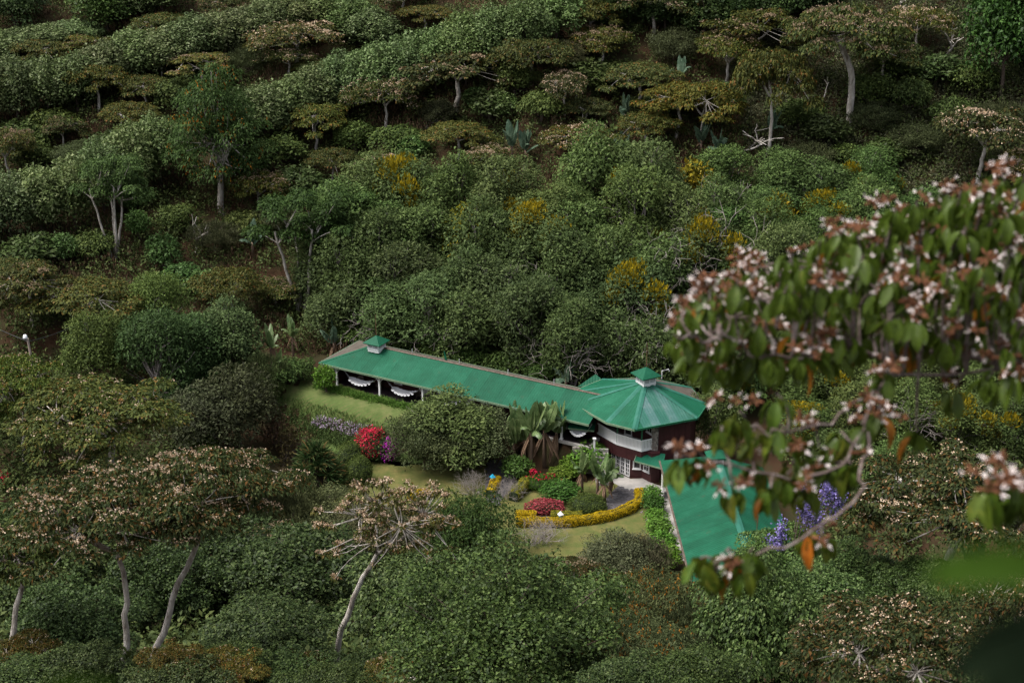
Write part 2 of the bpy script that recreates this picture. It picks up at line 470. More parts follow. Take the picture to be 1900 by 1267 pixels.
def nearleaf(name, c, edge, rough=0.4, trans=0.42):
    m, nt, out = newmat(name)
    N = nt.nodes; L = nt.links
    tc = N.new('ShaderNodeTexCoord')
    nz = N.new('ShaderNodeTexNoise'); nz.inputs['Scale'].default_value = 22; nz.inputs['Detail'].default_value = 4
    L.new(tc.outputs['Object'], nz.inputs['Vector'])
    r = ramp(nt, [(0.35, c), (0.62, tuple(v * 1.35 for v in c)), (0.8, edge)])
    L.new(nz.outputs[0], r.inputs[0])
    oi = N.new('ShaderNodeObjectInfo')
    mul = N.new('ShaderNodeMix'); mul.data_type = 'RGBA'; mul.blend_type = 'MULTIPLY'; mul.inputs[0].default_value = 1.0
    L.new(r.outputs[0], mul.inputs[6]); L.new(oi.outputs['Color'], mul.inputs[7])
    p = N.new('ShaderNodeBsdfPrincipled'); p.inputs['Roughness'].default_value = rough; p.inputs['Specular IOR Level'].default_value = 0.35 if rough < 0.7 else 0.1
    L.new(mul.outputs[2], p.inputs['Base Color'])
    t = N.new('ShaderNodeBsdfTranslucent'); L.new(mul.outputs[2], t.inputs[0])
    mx = N.new('ShaderNodeMixShader'); mx.inputs[0].default_value = trans
    L.new(p.outputs[0], mx.inputs[1]); L.new(t.outputs[0], mx.inputs[2]); L.new(mx.outputs[0], out.inputs[0])
    return m

M['near_green'] = nearleaf('near shade tree leaf', (0.060, 0.095, 0.011), (0.16, 0.17, 0.028))
M['near_orange'] = nearleaf('near withering leaf', (0.26, 0.10, 0.012), (0.34, 0.17, 0.03))
M['near_bud'] = surf('rusty velvet buds', two((0.11, 0.044, 0.019), 0.4), scale=30, rough=0.9)
M['near_white'] = surf('white stamens', two((0.72, 0.64, 0.61), 0.12), scale=10, rough=0.9)
M['near_lime'] = nearleaf('lime green leaf', (0.022, 0.050, 0.003), (0.03, 0.06, 0.005), trans=0.35, rough=0.8)
M['near_dark'] = nearleaf('dark green leaf', (0.004, 0.009, 0.003), (0.005, 0.011, 0.003), trans=0.1, rough=0.85)

# ------------------------------------------------------------------ the ground
gx = np.unique(np.concatenate([np.linspace(-420, -90, 34), np.arange(-90, 90.01, 1.25), np.linspace(90, 420, 34)]))
gy = np.unique(np.concatenate([np.linspace(-300, -10, 24), np.arange(-10, 100, 1.6), np.arange(100, 142, 0.8), np.arange(142, 250, 1.5), np.linspace(250, 600, 40)]))
X, Y = np.meshgrid(gx, gy)
Z = terr(X, Y)
nx, ny = len(gx), len(gy)
ii = (np.arange(ny - 1)[:, None] * nx + np.arange(nx - 1)[None]).ravel()
gme = npmesh('ground', np.stack([X.ravel(), Y.ravel(), Z.ravel()], 1), np.stack([ii, ii + 1, ii + nx + 1, ii + nx], 1), [M['soil']], smooth=True)
tag(link('ground', gme), 'red brown soil and leaf litter of the valley and both hillsides', 'ground', kind='structure')

def drape_sheet(name, v, mat, label, cat, step=0.3, lift=0.035):
    xs = np.arange(min(p.x for p in v), max(p.x for p in v), step); ys = np.arange(min(p.y for p in v), max(p.y for p in v), step)
    X_, Y_ = np.meshgrid(xs, ys)
    inside = np.zeros(X_.shape, bool)
    for i in range(len(v)):
        a, b = v[i], v[i - 1]
        if a.y == b.y: continue
        inside ^= ((a.y > Y_) != (b.y > Y_)) & (X_ < (b.x - a.x) * (Y_ - a.y) / (b.y - a.y) + a.x)
    Z_ = terr(X_, Y_) + lift
    nx_ = len(xs)
    cell = inside[:-1, :-1] & inside[1:, 1:] & inside[1:, :-1] & inside[:-1, 1:]
    q = (np.arange(len(ys) - 1)[:, None] * nx_ + np.arange(nx_ - 1)[None])[cell]
    me = npmesh(name, np.stack([X_.ravel(), Y_.ravel(), Z_.ravel()], 1), np.stack([q, q + 1, q + nx_ + 1, q + nx_], 1), [mat], smooth=True)
    return tag(link(name, me), label, cat, kind='structure')

def sheet(name, pts, z, mat, label, cat, world=False, drape=False):
    v = [Vector((p[0], p[1], z)) if world else atz(p[0], p[1], z) for p in pts]
    if drape:
        return drape_sheet(name, v, mat, label, cat)
    me = bpy.data.meshes.new(name)
    area = sum(v[i].x * v[(i + 1) % len(v)].y - v[(i + 1) % len(v)].x * v[i].y for i in range(len(v)))
    if area < 0: v.reverse()
    me.from_pydata([tuple(p) for p in v], [], [tuple(range(len(v)))])
    me.materials.append(mat)
    return tag(link(name, me), label, cat, kind='structure')

# lower garden: one lawn, then paving laid over it
sheet('lawn', [(-26, 108), (-20, 104), (-8, 103.5), (4, 103.5), (13, 103.5), (13, 117), (9, 118), (6, 117), (0, 120.4), (-5, 120.4), (-11, 121.5), (-20, 121.5)], 0.015, M['lawn2'], 'dry mown lawn of the lower garden beside the curved yellow hedge', 'lawn', True, True)
sheet('terrace_lawn', [(524, 722), (560, 696), (600, 700), (800, 765), (905, 800), (800, 795), (745, 787), (640, 757), (560, 738), (515, 735)], 2.83, M['lawn'], 'mown lawn terrace in front of the long veranda', 'lawn', drape=True)
sheet('grass_bank', [(505, 735), (560, 738), (640, 757), (745, 787), (830, 800), (830, 822), (740, 832), (640, 812), (560, 795), (512, 772)], 2.0, M['bankgrass'], 'rough green grass bank below the terrace lawn', 'bank', drape=True)
sheet('patio', [(1128, 866), (1170, 888), (1192, 887), (1216, 898), (1250, 908), (1278, 1040), (1252, 1040), (1226, 944), (1196, 921), (1150, 902), (1118, 884)], 0.05, M['concrete'], 'grey concrete patio and path along the lower green roof', 'path')
# ------------------------------------------------------------------ foliage building blocks
def unit(a):
    return a / (np.linalg.norm(a, axis=-1, keepdims=True) + 1e-9)

def leaves(P, D, N, L, W, hexa=False, fold=0.25, bend=0.15):
    """leaf blades: base P, direction D, face normal N"""
    n = len(P)
    D = unit(D)
    N = unit(N - D * np.sum(N * D, 1)[:, None])
    S = np.cross(D, N)
    L = np.broadcast_to(L, (n,))[:, None]
    W = np.broadcast_to(W, (n,))[:, None]
    if not hexa:
        v = np.stack([P, P + D * L * 0.45 + S * W * 0.5 + N * W * fold, P + D * L - N * L * bend, P + D * L * 0.45 - S * W * 0.5 + N * W * fold], 1)
        f = (np.arange(n)[:, None] * 4 + np.arange(4)[None])
        return v.reshape(-1, 3), f
    v = np.stack([P, P + D * L * 0.32 + S * W * 0.48 + N * W * fold, P + D * L * 0.72 + S * W * 0.36 + N * (W * fold * 0.6 - L * bend * 0.5),
                  P + D * L - N * L * bend, P + D * L * 0.72 - S * W * 0.36 + N * (W * fold * 0.6 - L * bend * 0.5), P + D * L * 0.32 - S * W * 0.48 + N * W * fold], 1)
    b = np.arange(n)[:, None] * 6
    f = np.concatenate([b + np.array([[0, 1, 2, 3]]), b + np.array([[0, 3, 4, 5]])])
    return v.reshape(-1, 3), f

def rdir(rng, n):
    return unit(rng.normal(size=(n, 3)))

def clump_leaves(rng, clumps, n, L, W, mode='out', hexa=False, low=-0.45, shell=0.45, lj=0.3):
    C = np.array([c[0] for c in clumps], float)
    R = np.array([c[1] for c in clumps], float)
    a = (R[:, 0] * R[:, 1] * R[:, 2]) ** (2 / 3)
    k = rng.choice(len(C), n, p=a / a.sum())
    u = rdir(rng, n)
    bad = u[:, 2] < low
    u[bad, 2] *= -1
    rho = 1 - shell * rng.random(n) ** 1.6
    rho *= 1 + 0.14 * np.sin(u[:, 0] * 5 + C[k, 0] * 3) * np.cos(u[:, 1] * 5 + C[k, 1] * 2)
    P = C[k] + u * R[k] * rho[:, None]
    nn = unit(u / R[k])
    r = rdir(rng, n)
    up = np.array((0, 0, 1.0))
    if mode == 'up':
        D = 0.5 * nn + 0.85 * up + 0.45 * r; N = nn + 0.5 * r
    elif mode == 'droop':
        h = nn * np.array((1, 1, 0.2)); D = 0.75 * h - 0.55 * up + 0.5 * r; N = nn * 0.6 + 0.8 * up + 0.45 * r
    elif mode == 'flat':
        D = nn * np.array((1, 1, 0)) + 0.7 * r * np.array((1, 1, 0.35)); N = up + 0.45 * r
    elif mode == 'spike':
        D = nn + 0.35 * r; N = up + 0.5 * r
    else:
        D = 0.5 * nn + 0.9 * r - 0.15 * up; N = nn * 0.9 + 0.5 * up + 0.5 * r
    Ls = L * (1 + lj * rng.normal(size=n)).clip(0.5, 1.6)
    return leaves(P, D, N, Ls, Ls * W / L, hexa), (P, nn, k)

def bez(a, b, c, n):
    t = np.linspace(0, 1, n)[:, None]
    return (1 - t) ** 2 * a + 2 * t * (1 - t) * b + t * t * c

def limbs(rng, forks, targets, r_branch, wob=0.25, sides=5, nseg=5):
    """curved tapered limbs from points on the forks list to targets"""
    nb = NP()
    for t in targets:
        t = np.array(t, float)
        f, r = forks[int(rng.integers(len(forks)))]
        f = np.array(f, float)
        mid = (f + t) / 2 + rng.normal(size=3) * wob * np.linalg.norm(t - f) * 0.3
        mid[2] += 0.10 * np.linalg.norm(t - f)
        pts = bez(f, mid, t, nseg)
        nb.add(*tube_np(pts, np.linspace(r, r_branch, nseg), sides))
    return nb

def wobble_path(rng, a, b, n, amp):
    a = np.array(a, float); b = np.array(b, float)
    t = np.linspace(0, 1, n)[:, None]
    p = a + (b - a) * t
    w = np.cumsum(rng.normal(size=(n, 3)), 0)
    w -= w[0] + (w[-1] - w[0]) * t
    return p + w * amp

class Proto:
    def __init__(s, h, w): s.h = h; s.w = w; s.parts = []
    def part(s, name, me, kind=None): s.parts.append((name, me, kind)); return s

PROTO = {}
def reg(kind, p): PROTO.setdefault(kind, []).append(p)

def inga(rng, leafm, flower=None, h=9.0, w=11.0, nl=4200, L=0.46, W=0.21, hexa=False, nf=900, fs=0.2, barkm='bark_pale', ncl=26, r0=0.20, open_=0.5, thick=1.0, sag=0.26, cr=(0.20, 0.13), zj=0.12, fork=0.45, trunk=None, cc=(0, 0), subs_n=None, fpow=2.2):
    """umbrella shade tree: thin leafy layers on spreading limbs; trunk = points from foot to fork, cc = crown centre"""
    R = w / 2
    cl = []
    ph = rng.random(3) * 6.28
    tries = 0
    cc = np.array((cc[0], cc[1], 0.0))
    while len(cl) < ncl and tries < 6000:
        tries += 1
        a = rng.random() * 2 * math.pi
        lim = 0.86 * (1 + 0.14 * math.sin(2 * a + ph[0]) + 0.12 * math.sin(3 * a + ph[1]) + 0.08 * math.sin(5 * a + ph[2])) / 1.12
        q = math.sqrt(rng.random()) * R * lim
        c = cc + np.array((q * math.cos(a), q * math.sin(a), h - 0.5 - sag * h * (q / R) ** 2 * (0.6 + 0.8 * rng.random()) - zj * h * rng.random() ** 1.5))
        rr = R * (cr[0] + cr[1] * rng.random())
        if any(np.linalg.norm((c - o[0])[:2]) < rr * 0.8 and abs(c[2] - o[0][2]) < 0.09 * h for o in cl): continue
        cl.append((c, np.array((rr, rr * (0.8 + 0.4 * rng.random()), rr * 0.40 * thick))))
    (V, F), (P, nn, k) = clump_leaves(rng, cl, nl, L, W, 'droop', hexa, low=-0.25, shell=0.5)
    p = Proto(h, w)
    tb = NP()
    if trunk is None:
        fk = np.array((rng.normal() * 0.3, rng.normal() * 0.2, h * (fork + 0.08 * rng.random())))
        path = wobble_path(rng, (0, 0, -0.8), fk, 8, 0.10)
    else:
        tp = np.array(trunk, float)
        t = np.linspace(0, len(tp) - 1, 12)
        path = np.stack([np.interp(t, np.arange(len(tp)), tp[:, i]) for i in range(3)], 1)
        path[1:-1] = (path[:-2] + 2 * path[1:-1] + path[2:]) / 4
        path[1:-1] += rng.normal(size=(10, 3)) * 0.05
        fk = path[-1]
    tb.add(*tube_np(path, np.linspace(r0 * 1.3, r0 * 0.8, len(path)), 8))
    subs = []
    m = subs_n or 3 + int(rng.integers(2))
    zf = fk[2] / h
    for i in range(m):
        a = 2 * math.pi * (i + 0.4 * rng.random()) / m
        e = cc + np.array((R * 0.40 * math.cos(a), R * 0.40 * math.sin(a), h * (zf + (0.93 - zf) * (0.6 + 0.15 * rng.random()))))
        pp = bez(fk, (fk + e) / 2 + np.array((0, 0, -0.05 * h)) * open_ + rng.normal(size=3) * 0.3, e, 7)
        tb.add(*tube_np(pp, np.linspace(r0 * 0.66, r0 * 0.34, 7), 7))
        subs.append((e, r0 * 0.34)); subs.append((pp[4], r0 * 0.36)); subs.append((pp[2], r0 * 0.36))
    for c, r in cl:
        ds = [np.linalg.norm(np.array(s[0]) - c) for s in subs]
        f, rf = subs[int(np.argmin(ds))]
        f = np.array(f)
        t = c + np.array((0, 0, -r[2] * 0.3))
        pp = bez(f, (f + t) / 2 + rng.normal(size=3) * 0.25 + np.array((0, 0, -0.12)), t, 5)
        tb.add(*tube_np(pp, np.linspace(rf * 0.7, 0.02, 5), 5))
    p.part('trunk', tb.mesh('trunk', M[barkm], True))
    nb = NP().add(V, F)
    p.part('crown', nb.mesh('crown', M[leafm]))
    if flower:
        # blossom sprays sit on the upper faces of some leaf layers
        wgt = rng.random(len(cl)) ** fpow + 0.04
        idx = rng.choice(len(cl), nf, p=wgt / wgt.sum())
        C = np.array([c[0] for c in cl])[idx]; RR = np.array([c[1] for c in cl])[idx]
        a = rng.random(nf) * 2 * math.pi; q = np.sqrt(rng.random(nf))
        B = C + np.stack([q * np.cos(a) * RR[:, 0], q * np.sin(a) * RR[:, 1], np.sqrt(1 - 0.85 * q * q) * RR[:, 2] * 1.08], 1)
        B = np.repeat(B, 4, 0) + rng.normal(size=(nf * 4, 3)) * fs * np.array((0.6, 0.6, 0.3))
        V2, F2 = leaves(B, rdir(rng, len(B)) + np.array((0, 0, 0.5)), rdir(rng, len(B)) + np.array((0, 0, 0.6)), fs * (0.6 + 0.6 * rng.random(len(B))), fs * 0.8)
        p.part('blossom', npmesh('blossom', V2, F2, [M[flower]]), 'stuff')
    return p

def dome(rng, leafm, h=7.0, w=6.0, nl=4600, L=0.45, W=0.2, mode='up', hexa=False, ncl=34, zlow=0.12, barkm='bark_dark', rc=0.20, flat=0.85, r0=0.16, low=-0.3, shell=0.4, pods=None, npod=0, podlen=0.6, ragged=0.1, branchy=True, taper=0.0):
    """rounded crown of many leafy lumps on an ellipsoid; inner lumps fill it"""
    cl = []
    zc = h * (1 + zlow) / 2; hz = h * (1 - zlow) / 2
    for i in range(ncl):
        t = (i + 0.5) / ncl
        z = 1 - 1.75 * t
        a = i * 2.39996 + rng.random() * 0.6
        q = math.sqrt(max(0, 1 - z * z))
        s = (1 - 1.25 * rc) * (1 + ragged * rng.normal())
        rr = w * rc * (0.75 + 0.5 * rng.random())
        tp = 1 - taper * (z + 1) / 2
        cl.append((np.array((q * math.cos(a) * w / 2 * s * tp, q * math.sin(a) * w / 2 * s * tp, zc + z * hz * s)), np.array((rr, rr, rr * flat))))
    for i in range(max(3, ncl // 6)):
        u = rng.normal(size=3) * 0.35
        cl.append((np.array((u[0] * w / 3, u[1] * w / 3, zc + u[2] * hz * 0.6)), np.array((w * 0.22, w * 0.22, w * 0.2))))
    (V, F), (P, nn, k) = clump_leaves(rng, cl, nl, L, W, mode, hexa, low=low, shell=shell)
    p = Proto(h, w)
    tb = NP()
    top = np.array((0, 0, h * 0.62))
    path = wobble_path(rng, (0, 0, -0.8), top, 7, 0.08)
    tb.add(*tube_np(path, np.linspace(r0 * 1.2, r0 * 0.4, 7), 7))
    if branchy:
        for c, r in cl[::2]:
            f = path[int(rng.integers(3, 7))]
            t = np.array(c)
            tb.add(*tube_np(bez(f, (f + t) / 2 + np.array((0, 0, -0.3)) + rng.normal(size=3) * 0.2, t, 5), np.linspace(r0 * 0.4, 0.03, 5), 5))
    p.part('trunk', tb.mesh('trunk', M[barkm], True))
    p.part('crown', npmesh('crown', V, F, [M[leafm]]))
    if pods:
        idx = rng.choice(len(P), npod)
        B = P[idx]
        hot = np.sin(B[:, 0] * 1.1 + 1) * np.cos(B[:, 1] * 0.9) + np.sin(B[:, 2] * 1.3)
        B = B[hot > -0.1] + nn[idx][hot > -0.1] * 0.08
        B = np.repeat(B, 4, 0) + rng.normal(size=(len(B) * 4, 3)) * np.array((0.10, 0.10, 0.30)) * podlen / 0.6
        n2 = len(B)
        V2, F2 = leaves(B, rng.normal(size=(n2, 3)) * 0.25 + np.array((0, 0, -1.0)), rdir(rng, n2), podlen * 0.55, podlen * 0.22)
        p.part('flower_spike', npmesh('flower_spike', V2, F2, [M[pods]]), 'stuff')
    return p

def feather(rng, leafm, h=9.0, w=8.5, nl=11000, L=0.30, W=0.13, ncl=24, yellow=0, barkm='bark_grey', zlow=0.25, r0=0.16, hexa=False):
    cl = []
    for i in range(ncl):
        a = rng.random() * 2 * math.pi
        z = zlow + (1 - zlow) * rng.random() ** 0.8
        q = math.sqrt(rng.random()) * math.sqrt(max(0.08, 1 - ((z - 0.5) / 0.55) ** 2))
        rr = w * (0.13 + 0.09 * rng.random())
        cl.append((np.array((q * math.cos(a) * (w / 2 - rr), q * math.sin(a) * (w / 2 - rr), z * h - rr * 0.7)), np.array((rr * 1.15, rr * 1.15, rr * 0.92))))
    (V, F), (P, nn, k) = clump_leaves(rng, cl, nl, L, W, 'out', hexa, low=-0.75, shell=0.5)
    p = Proto(h, w)
    tb = NP()
    ft = np.array((rng.normal() * 0.3, rng.normal() * 0.3, h * 0.35))
    path = wobble_path(rng, (0, 0, -0.8), ft, 6, 0.1)
    tb.add(*tube_np(path, np.linspace(r0 * 1.2, r0 * 0.8, 6), 6))
    for c, r in cl:
        t = np.array(c) + np.array((0, 0, 0.1)); f = path[int(rng.integers(3, 6))]
        m = (f + t) / 2 + rng.normal(size=3) * 0.35
        pp = bez(f, m, t, 7)
        tb.add(*tube_np(pp, np.linspace(r0 * 0.5, 0.035, 7), 5))
        for j in range(3):
            e = t + (rng.random(3) * 2 - 1) * np.array(r) * 0.75
            tb.add(*tube_np(bez(pp[4], (pp[4] + e) / 2 + rng.normal(size=3) * 0.25, e, 4), np.linspace(0.045, 0.018, 4), 4))
    p.part('trunk', tb.mesh('trunk', M[barkm], True))
    p.part('crown', npmesh('crown', V, F, [M[leafm]]))
    if yellow:
        ys = []
        for i in rng.choice(len(cl), yellow, replace=False):
            c, r = cl[i]
            ys.append((c + np.array((0, 0, r[2] * 0.55)), r * np.array((0.75, 0.75, 0.85))))
        (V2, F2), _ = clump_leaves(rng, ys, 260 * yellow, 0.36, 0.13, 'up', low=-0.6, shell=0.7)
        p.part('mistletoe', npmesh('mistletoe', V2, F2, [M['lf_yellow']]), 'stuff')
    return p

def bare(rng, h=6.0, w=5.0, barkm='bark_grey', depth=5, r0=0.12, droop=0.0, ntr=3, nlf=0, leafm=None, lfL=0.3):
    tb = NP(); tips = []
    def grow(p, d, ln, r, k):
        n = 4
        pts = [np.array(p)]
        dd = np.array(d, float)
        for i in range(n - 1):
            dd = unit(dd + rng.normal(size=3) * 0.22 + np.array((0, 0, 0.05 - droop * (depth - k) / depth)))
            pts.append(pts[-1] + dd * ln / (n - 1))
        tb.add(*tube_np(pts, np.linspace(r, r * 0.62, n), 5 if k > 2 else 4))
        if k <= 1:
            tips.append(pts[-1]); return
        for j in range(2 if rng.random() < 0.55 else 3):
            grow(pts[-1], unit(dd + rng.normal(size=3) * 0.62), ln * (0.68 + 0.2 * rng.random()), r * 0.60, k - 1)
    for i in range(ntr):
        grow(np.array((rng.normal() * 0.15, rng.normal() * 0.15, -0.4)), unit(np.array((rng.normal() * 0.35, rng.normal() * 0.35, 1.0))), h * 0.34, r0 * (0.8 + 0.4 * rng.random()), depth)
    p = Proto(h, w)
    p.part('trunk', tb.mesh('trunk', M[barkm], True))
    if nlf:
        T = np.array(tips)
        B = T[rng.integers(len(T), size=nlf)] + rng.normal(size=(nlf, 3)) * 0.3
        V, F = leaves(B, rdir(rng, nlf), rdir(rng, nlf) + np.array((0, 0, 0.7)), lfL, lfL * 0.4)
        p.part('crown', npmesh('crown', V, F, [M[leafm]]))
    return p

def slender(rng, leafm='lf_bright', h=13.0, w=6.5, ntr=4):
    tb = NP(); cl = []
    for i in range(ntr):
        a = 2 * math.pi * i / ntr + rng.random()
        e = np.array((1.6 * math.cos(a), 1.6 * math.sin(a), h * (0.55 + 0.15 * rng.random())))
        pp = wobble_path(rng, (0.25 * math.cos(a), 0.25 * math.sin(a), -0.6), e, 8, 0.10)
        tb.add(*tube_np(pp, np.linspace(0.15, 0.08, 8), 6))
        for j in range(5):
            rr = w * (0.12 + 0.06 * rng.random())
            c = e + np.array((rng.normal() * w * 0.17, rng.normal() * w * 0.17, rng.random() * h * 0.38 - h * 0.08))
            cl.append((c, np.array((rr, rr, rr * 0.75))))
            tb.add(*tube_np(bez(pp[6], (pp[6] + c) / 2 + rng.normal(size=3) * 0.3, c, 5), np.linspace(0.07, 0.025, 5), 5))
    (V, F), _ = clump_leaves(rng, cl, 8000, 0.28, 0.13, 'droop', shell=0.7)
    p = Proto(h, w)
    p.part('trunk', tb.mesh('trunk', M['bark_pale'], True))
    p.part('crown', npmesh('crown', V, F, [M[leafm]]))
    return p

def strapclump(rng, leafm, h=2.2, w=4.0, heads=26, per=26, L=0.85, W=0.10):
    nb = NP(); tb = NP()
    for i in range(heads):
        a = rng.random() * 6.283; q = math.sqrt(rng.random()) * w * 0.40
        c = np.array((q * math.cos(a), q * math.sin(a), h * (1 - 0.88 * (q / (w * 0.42)) ** 2) - 0.35))
        tb.add(*tube_np(bez(np.array((c[0] * 0.4, c[1] * 0.4, -0.2)), np.array((c[0] * 0.7, c[1] * 0.7, c[2] * 0.4)), c, 4), np.linspace(0.06, 0.04, 4), 5))
        u = rdir(rng, per); u[:, 2] = np.abs(u[:, 2]) * 0.9 + 0.05
        D = unit(u + np.array((c[0], c[1], 0)) * 0.15)
        nb.add(*leaves(np.repeat(c[None], per, 0), D, np.array((0, 0, 1.0)) + 0.2 * rdir(rng, per), L * (0.7 + 0.5 * rng.random(per)), W, True, fold=0.3, bend=0.25))
    p = Proto(h, w)
    p.part('stem', tb.mesh('stem', M['bark_dark'], True))
    p.part('crown', nb.mesh('crown', M[leafm]))
    return p

def build_protos():
    r = np.random.default_rng
    # far shade trees
    fk = dict(L=0.32, W=0.17, thick=1.5, sag=0.30, cr=(0.15, 0.12), zj=0.22)
    reg('inga_far', inga(r(1), 'lf_inga', None, h=8, w=11, nl=8000, ncl=44, **fk))
    reg('inga_far', inga(r(2), 'lf_inga', None, h=8, w=11, ncl=36, nl=7500, **fk))
    reg('inga_far', inga(r(3), 'lf_inga', 'fl_tan_dim', h=7.5, w=11, ncl=46, nf=400, nl=8000, **fk))
    reg('inga_far', inga(r(15), 'lf_inga', 'fl_tan_dim', h=8.5, w=10, ncl=34, nf=220, nl=7500, **fk))
    reg('inga_far', inga(r(16), 'lf_inga', None, h=8, w=11, ncl=52, nl=8500, **fk))
    reg('inga_far_flower', inga(r(4), 'lf_inga', 'fl_tan', h=7.5, w=11, nf=600, fs=0.17, nl=6200, ncl=44, **fk))
    reg('inga_far_flower', inga(r(5), 'lf_inga', 'fl_tan', h=8, w=11, ncl=36, nf=420, fs=0.17, nl=5600, **fk))
    reg('inga_umbrella', inga(r(6), 'lf_inga', 'fl_tan_dim', h=12, w=15, ncl=80, nl=15000, L=0.34, W=0.18, nf=700, r0=0.34, thick=1.1, cr=(0.13, 0.09), zj=0.14, sag=0.22, trunk=[(0, 0, -0.6), (0.1, 0, 3), (-0.3, 0, 6), (-1.6, 0, 8.2)], cc=(-1.0, 0)))
    # near shade trees
    nk = dict(L=0.23, W=0.11, fs=0.12, cr=(0.10, 0.09), zj=0.26, thick=1.15)
    reg('inga_near', inga(r(7), 'lf_ingab', 'fl_tan', h=9, w=12, ncl=85, nl=20000, nf=450, r0=0.24, sag=0.16, **nk))
    reg('inga_near', inga(r(8), 'lf_ingab', 'fl_tan', h=9, w=12, ncl=75, nl=18000, nf=300, r0=0.24, sag=0.16, **nk))
    reg('inga_near_olive', inga(r(9), 'lf_inga', 'fl_tan', h=9, w=12, ncl=70, nl=18000, nf=200, r0=0.22, L=0.25, W=0.125, fs=0.12, sag=0.2, thick=1.3, cr=(0.11, 0.10), zj=0.3))
    tk = dict(nk); tk['zj'] = 0.17
    reg('inga_tall_bent', inga(r(10), 'lf_ingab', 'fl_tan', h=12, w=13, ncl=95, nl=20000, nf=750, r0=0.155, sag=0.08, trunk=[(0, 0, -0.6), (-0.7, 0, 1.4), (0.45, 0, 2.6), (0.15, 0, 4.4), (0.75, 0, 6.0), (0.25, 0, 8.2)], cc=(0.2, 0), subs_n=5, **tk))
    reg('inga_tall_lean', inga(r(12), 'lf_ingab', 'fl_tan', h=12, w=13, ncl=90, nl=19000, nf=650, r0=0.155, sag=0.08, trunk=[(0, 0, -0.6), (0.25, 0, 1.8), (1.5, 0, 3.6), (2.0, 0, 5.4), (3.3, 0, 7.2), (4.0, 0, 9.0)], cc=(3.0, 0), subs_n=5, **tk))
    reg('inga_edge', inga(r(13), 'lf_inga', 'fl_tan', h=10, w=9, ncl=50, nl=13000, nf=250, r0=0.17, sag=0.1, trunk=[(0, 0, -0.6), (0.3, 0, 1.6), (1.3, 0, 3.6), (1.6, 0, 5.2), (2.7, 0, 7.4)], cc=(2.2, 0), **tk))
    reg('inga_sparse', inga(r(11), 'lf_inga', 'fl_tan', h=11, w=9.5, ncl=120, nl=5200, L=0.20, W=0.09, nf=800, fs=0.12, r0=0.155, thick=0.9, sag=0.14, cr=(0.045, 0.04), zj=0.26, fpow=0.8, trunk=[(0, 0, -0.6), (0.1, 0, 2.2), (1.0, 0, 3.9), (1.5, 0, 5.2), (2.8, 0, 7.0)], cc=(3.7, 0), subs_n=4))
    # windbreak and other rounded trees
    reg('windbreak', dome(r(20), 'lf_hedge', 7.5, 6.5, 9500, 0.32, 0.17, 'out', ncl=60, flat=1.7, rc=0.13))
    reg('windbreak', dome(r(21), 'lf_hedge', 7.5, 6.5, 9500, 0.32, 0.17, 'out', ncl=70, flat=2.0, rc=0.12))
    reg('windbreak', dome(r(22), 'lf_hedge', 7.5, 6.5, 9500, 0.32, 0.16, 'out', ncl=64, flat=1.5, rc=0.13))
    reg('evergreen_far', dome(r(23), 'lf_broad', 8, 7, 8500, 0.32, 0.18, 'out', ncl=46, ragged=0.16, rc=0.17))
    reg('evergreen_far', dome(r(24), 'lf_broad', 8, 7, 8500, 0.32, 0.18, 'droop', ncl=40, ragged=0.2, rc=0.17))
    reg('evergreen_near', dome(r(25), 'lf_broad', 7, 7, 28000, 0.175, 0.115, 'out', ncl=46, rc=0.15, ragged=0.16, shell=0.28))
    reg('evergreen_near', dome(r(26), 'lf_broad', 7, 7, 28000, 0.175, 0.115, 'droop', ncl=40, rc=0.155, ragged=0.19, shell=0.28))
    reg('evergreen_big', dome(r(38), 'lf_broad', 10, 11, 50000, 0.185, 0.115, 'out', ncl=84, rc=0.115, ragged=0.15, shell=0.3))
    reg('bright_tree', dome(r(27), 'lf_bright', 8, 7, 10000, 0.28, 0.13, 'out', ncl=38, ragged=0.2, rc=0.17))
    reg('bright_tree', dome(r(28), 'lf_bright', 8, 7, 10000, 0.28, 0.11, 'droop', ncl=32, ragged=0.25, rc=0.17))
    reg('thuja', dome(r(29), 'lf_bright', 6, 7, 12000, 0.26, 0.10, 'droop', ncl=46, rc=0.16, ragged=0.12, shell=0.35))
    reg('silky_oak', dome(r(30), 'lf_bright', 16, 11, 17000, 0.34, 0.13, 'droop', ncl=64, zlow=0.16, rc=0.115, ragged=0.22, taper=0.45, pods='fl_orange', npod=420, podlen=0.55, r0=0.34, barkm='bark_pale'))
    reg('silky_oak_near', dome(r(31), 'lf_olive', 7, 8, 15000, 0.26, 0.07, 'droop', ncl=46, zlow=0.1, rc=0.15, ragged=0.2, pods='fl_orange', npod=520, podlen=0.36, r0=0.16))
    reg('olive_bush', dome(r(32), 'lf_olive', 4.5, 6.5, 13000, 0.20, 0.085, 'out', ncl=50, rc=0.13, ragged=0.2, shell=0.6, low=-0.2))
    reg('olive_bush', dome(r(33), 'lf_olive', 4.5, 6, 13000, 0.22, 0.06, 'up', ncl=50, rc=0.13, ragged=0.2, shell=0.7))
    reg('purple_tree', dome(r(34), 'lf_purple', 7, 7.5, 8000, 0.30, 0.14, 'out', ncl=40, rc=0.16, ragged=0.2))
    reg('round_shrub', dome(r(35), 'lf_hedge', 3, 3, 1800, 0.30, 0.13, 'out', ncl=26, rc=0.2, barkm='bark_dark'))
    reg('dark_shrub', dome(r(36), 'lf_coffee', 2.6, 3, 2800, 0.21, 0.10, 'droop', ncl=20, rc=0.22, ragged=0.2))
    reg('dark_shrub', dome(r(37), 'lf_coffee', 2.6, 3, 2800, 0.21, 0.10, 'out', ncl=20, rc=0.22, ragged=0.25))
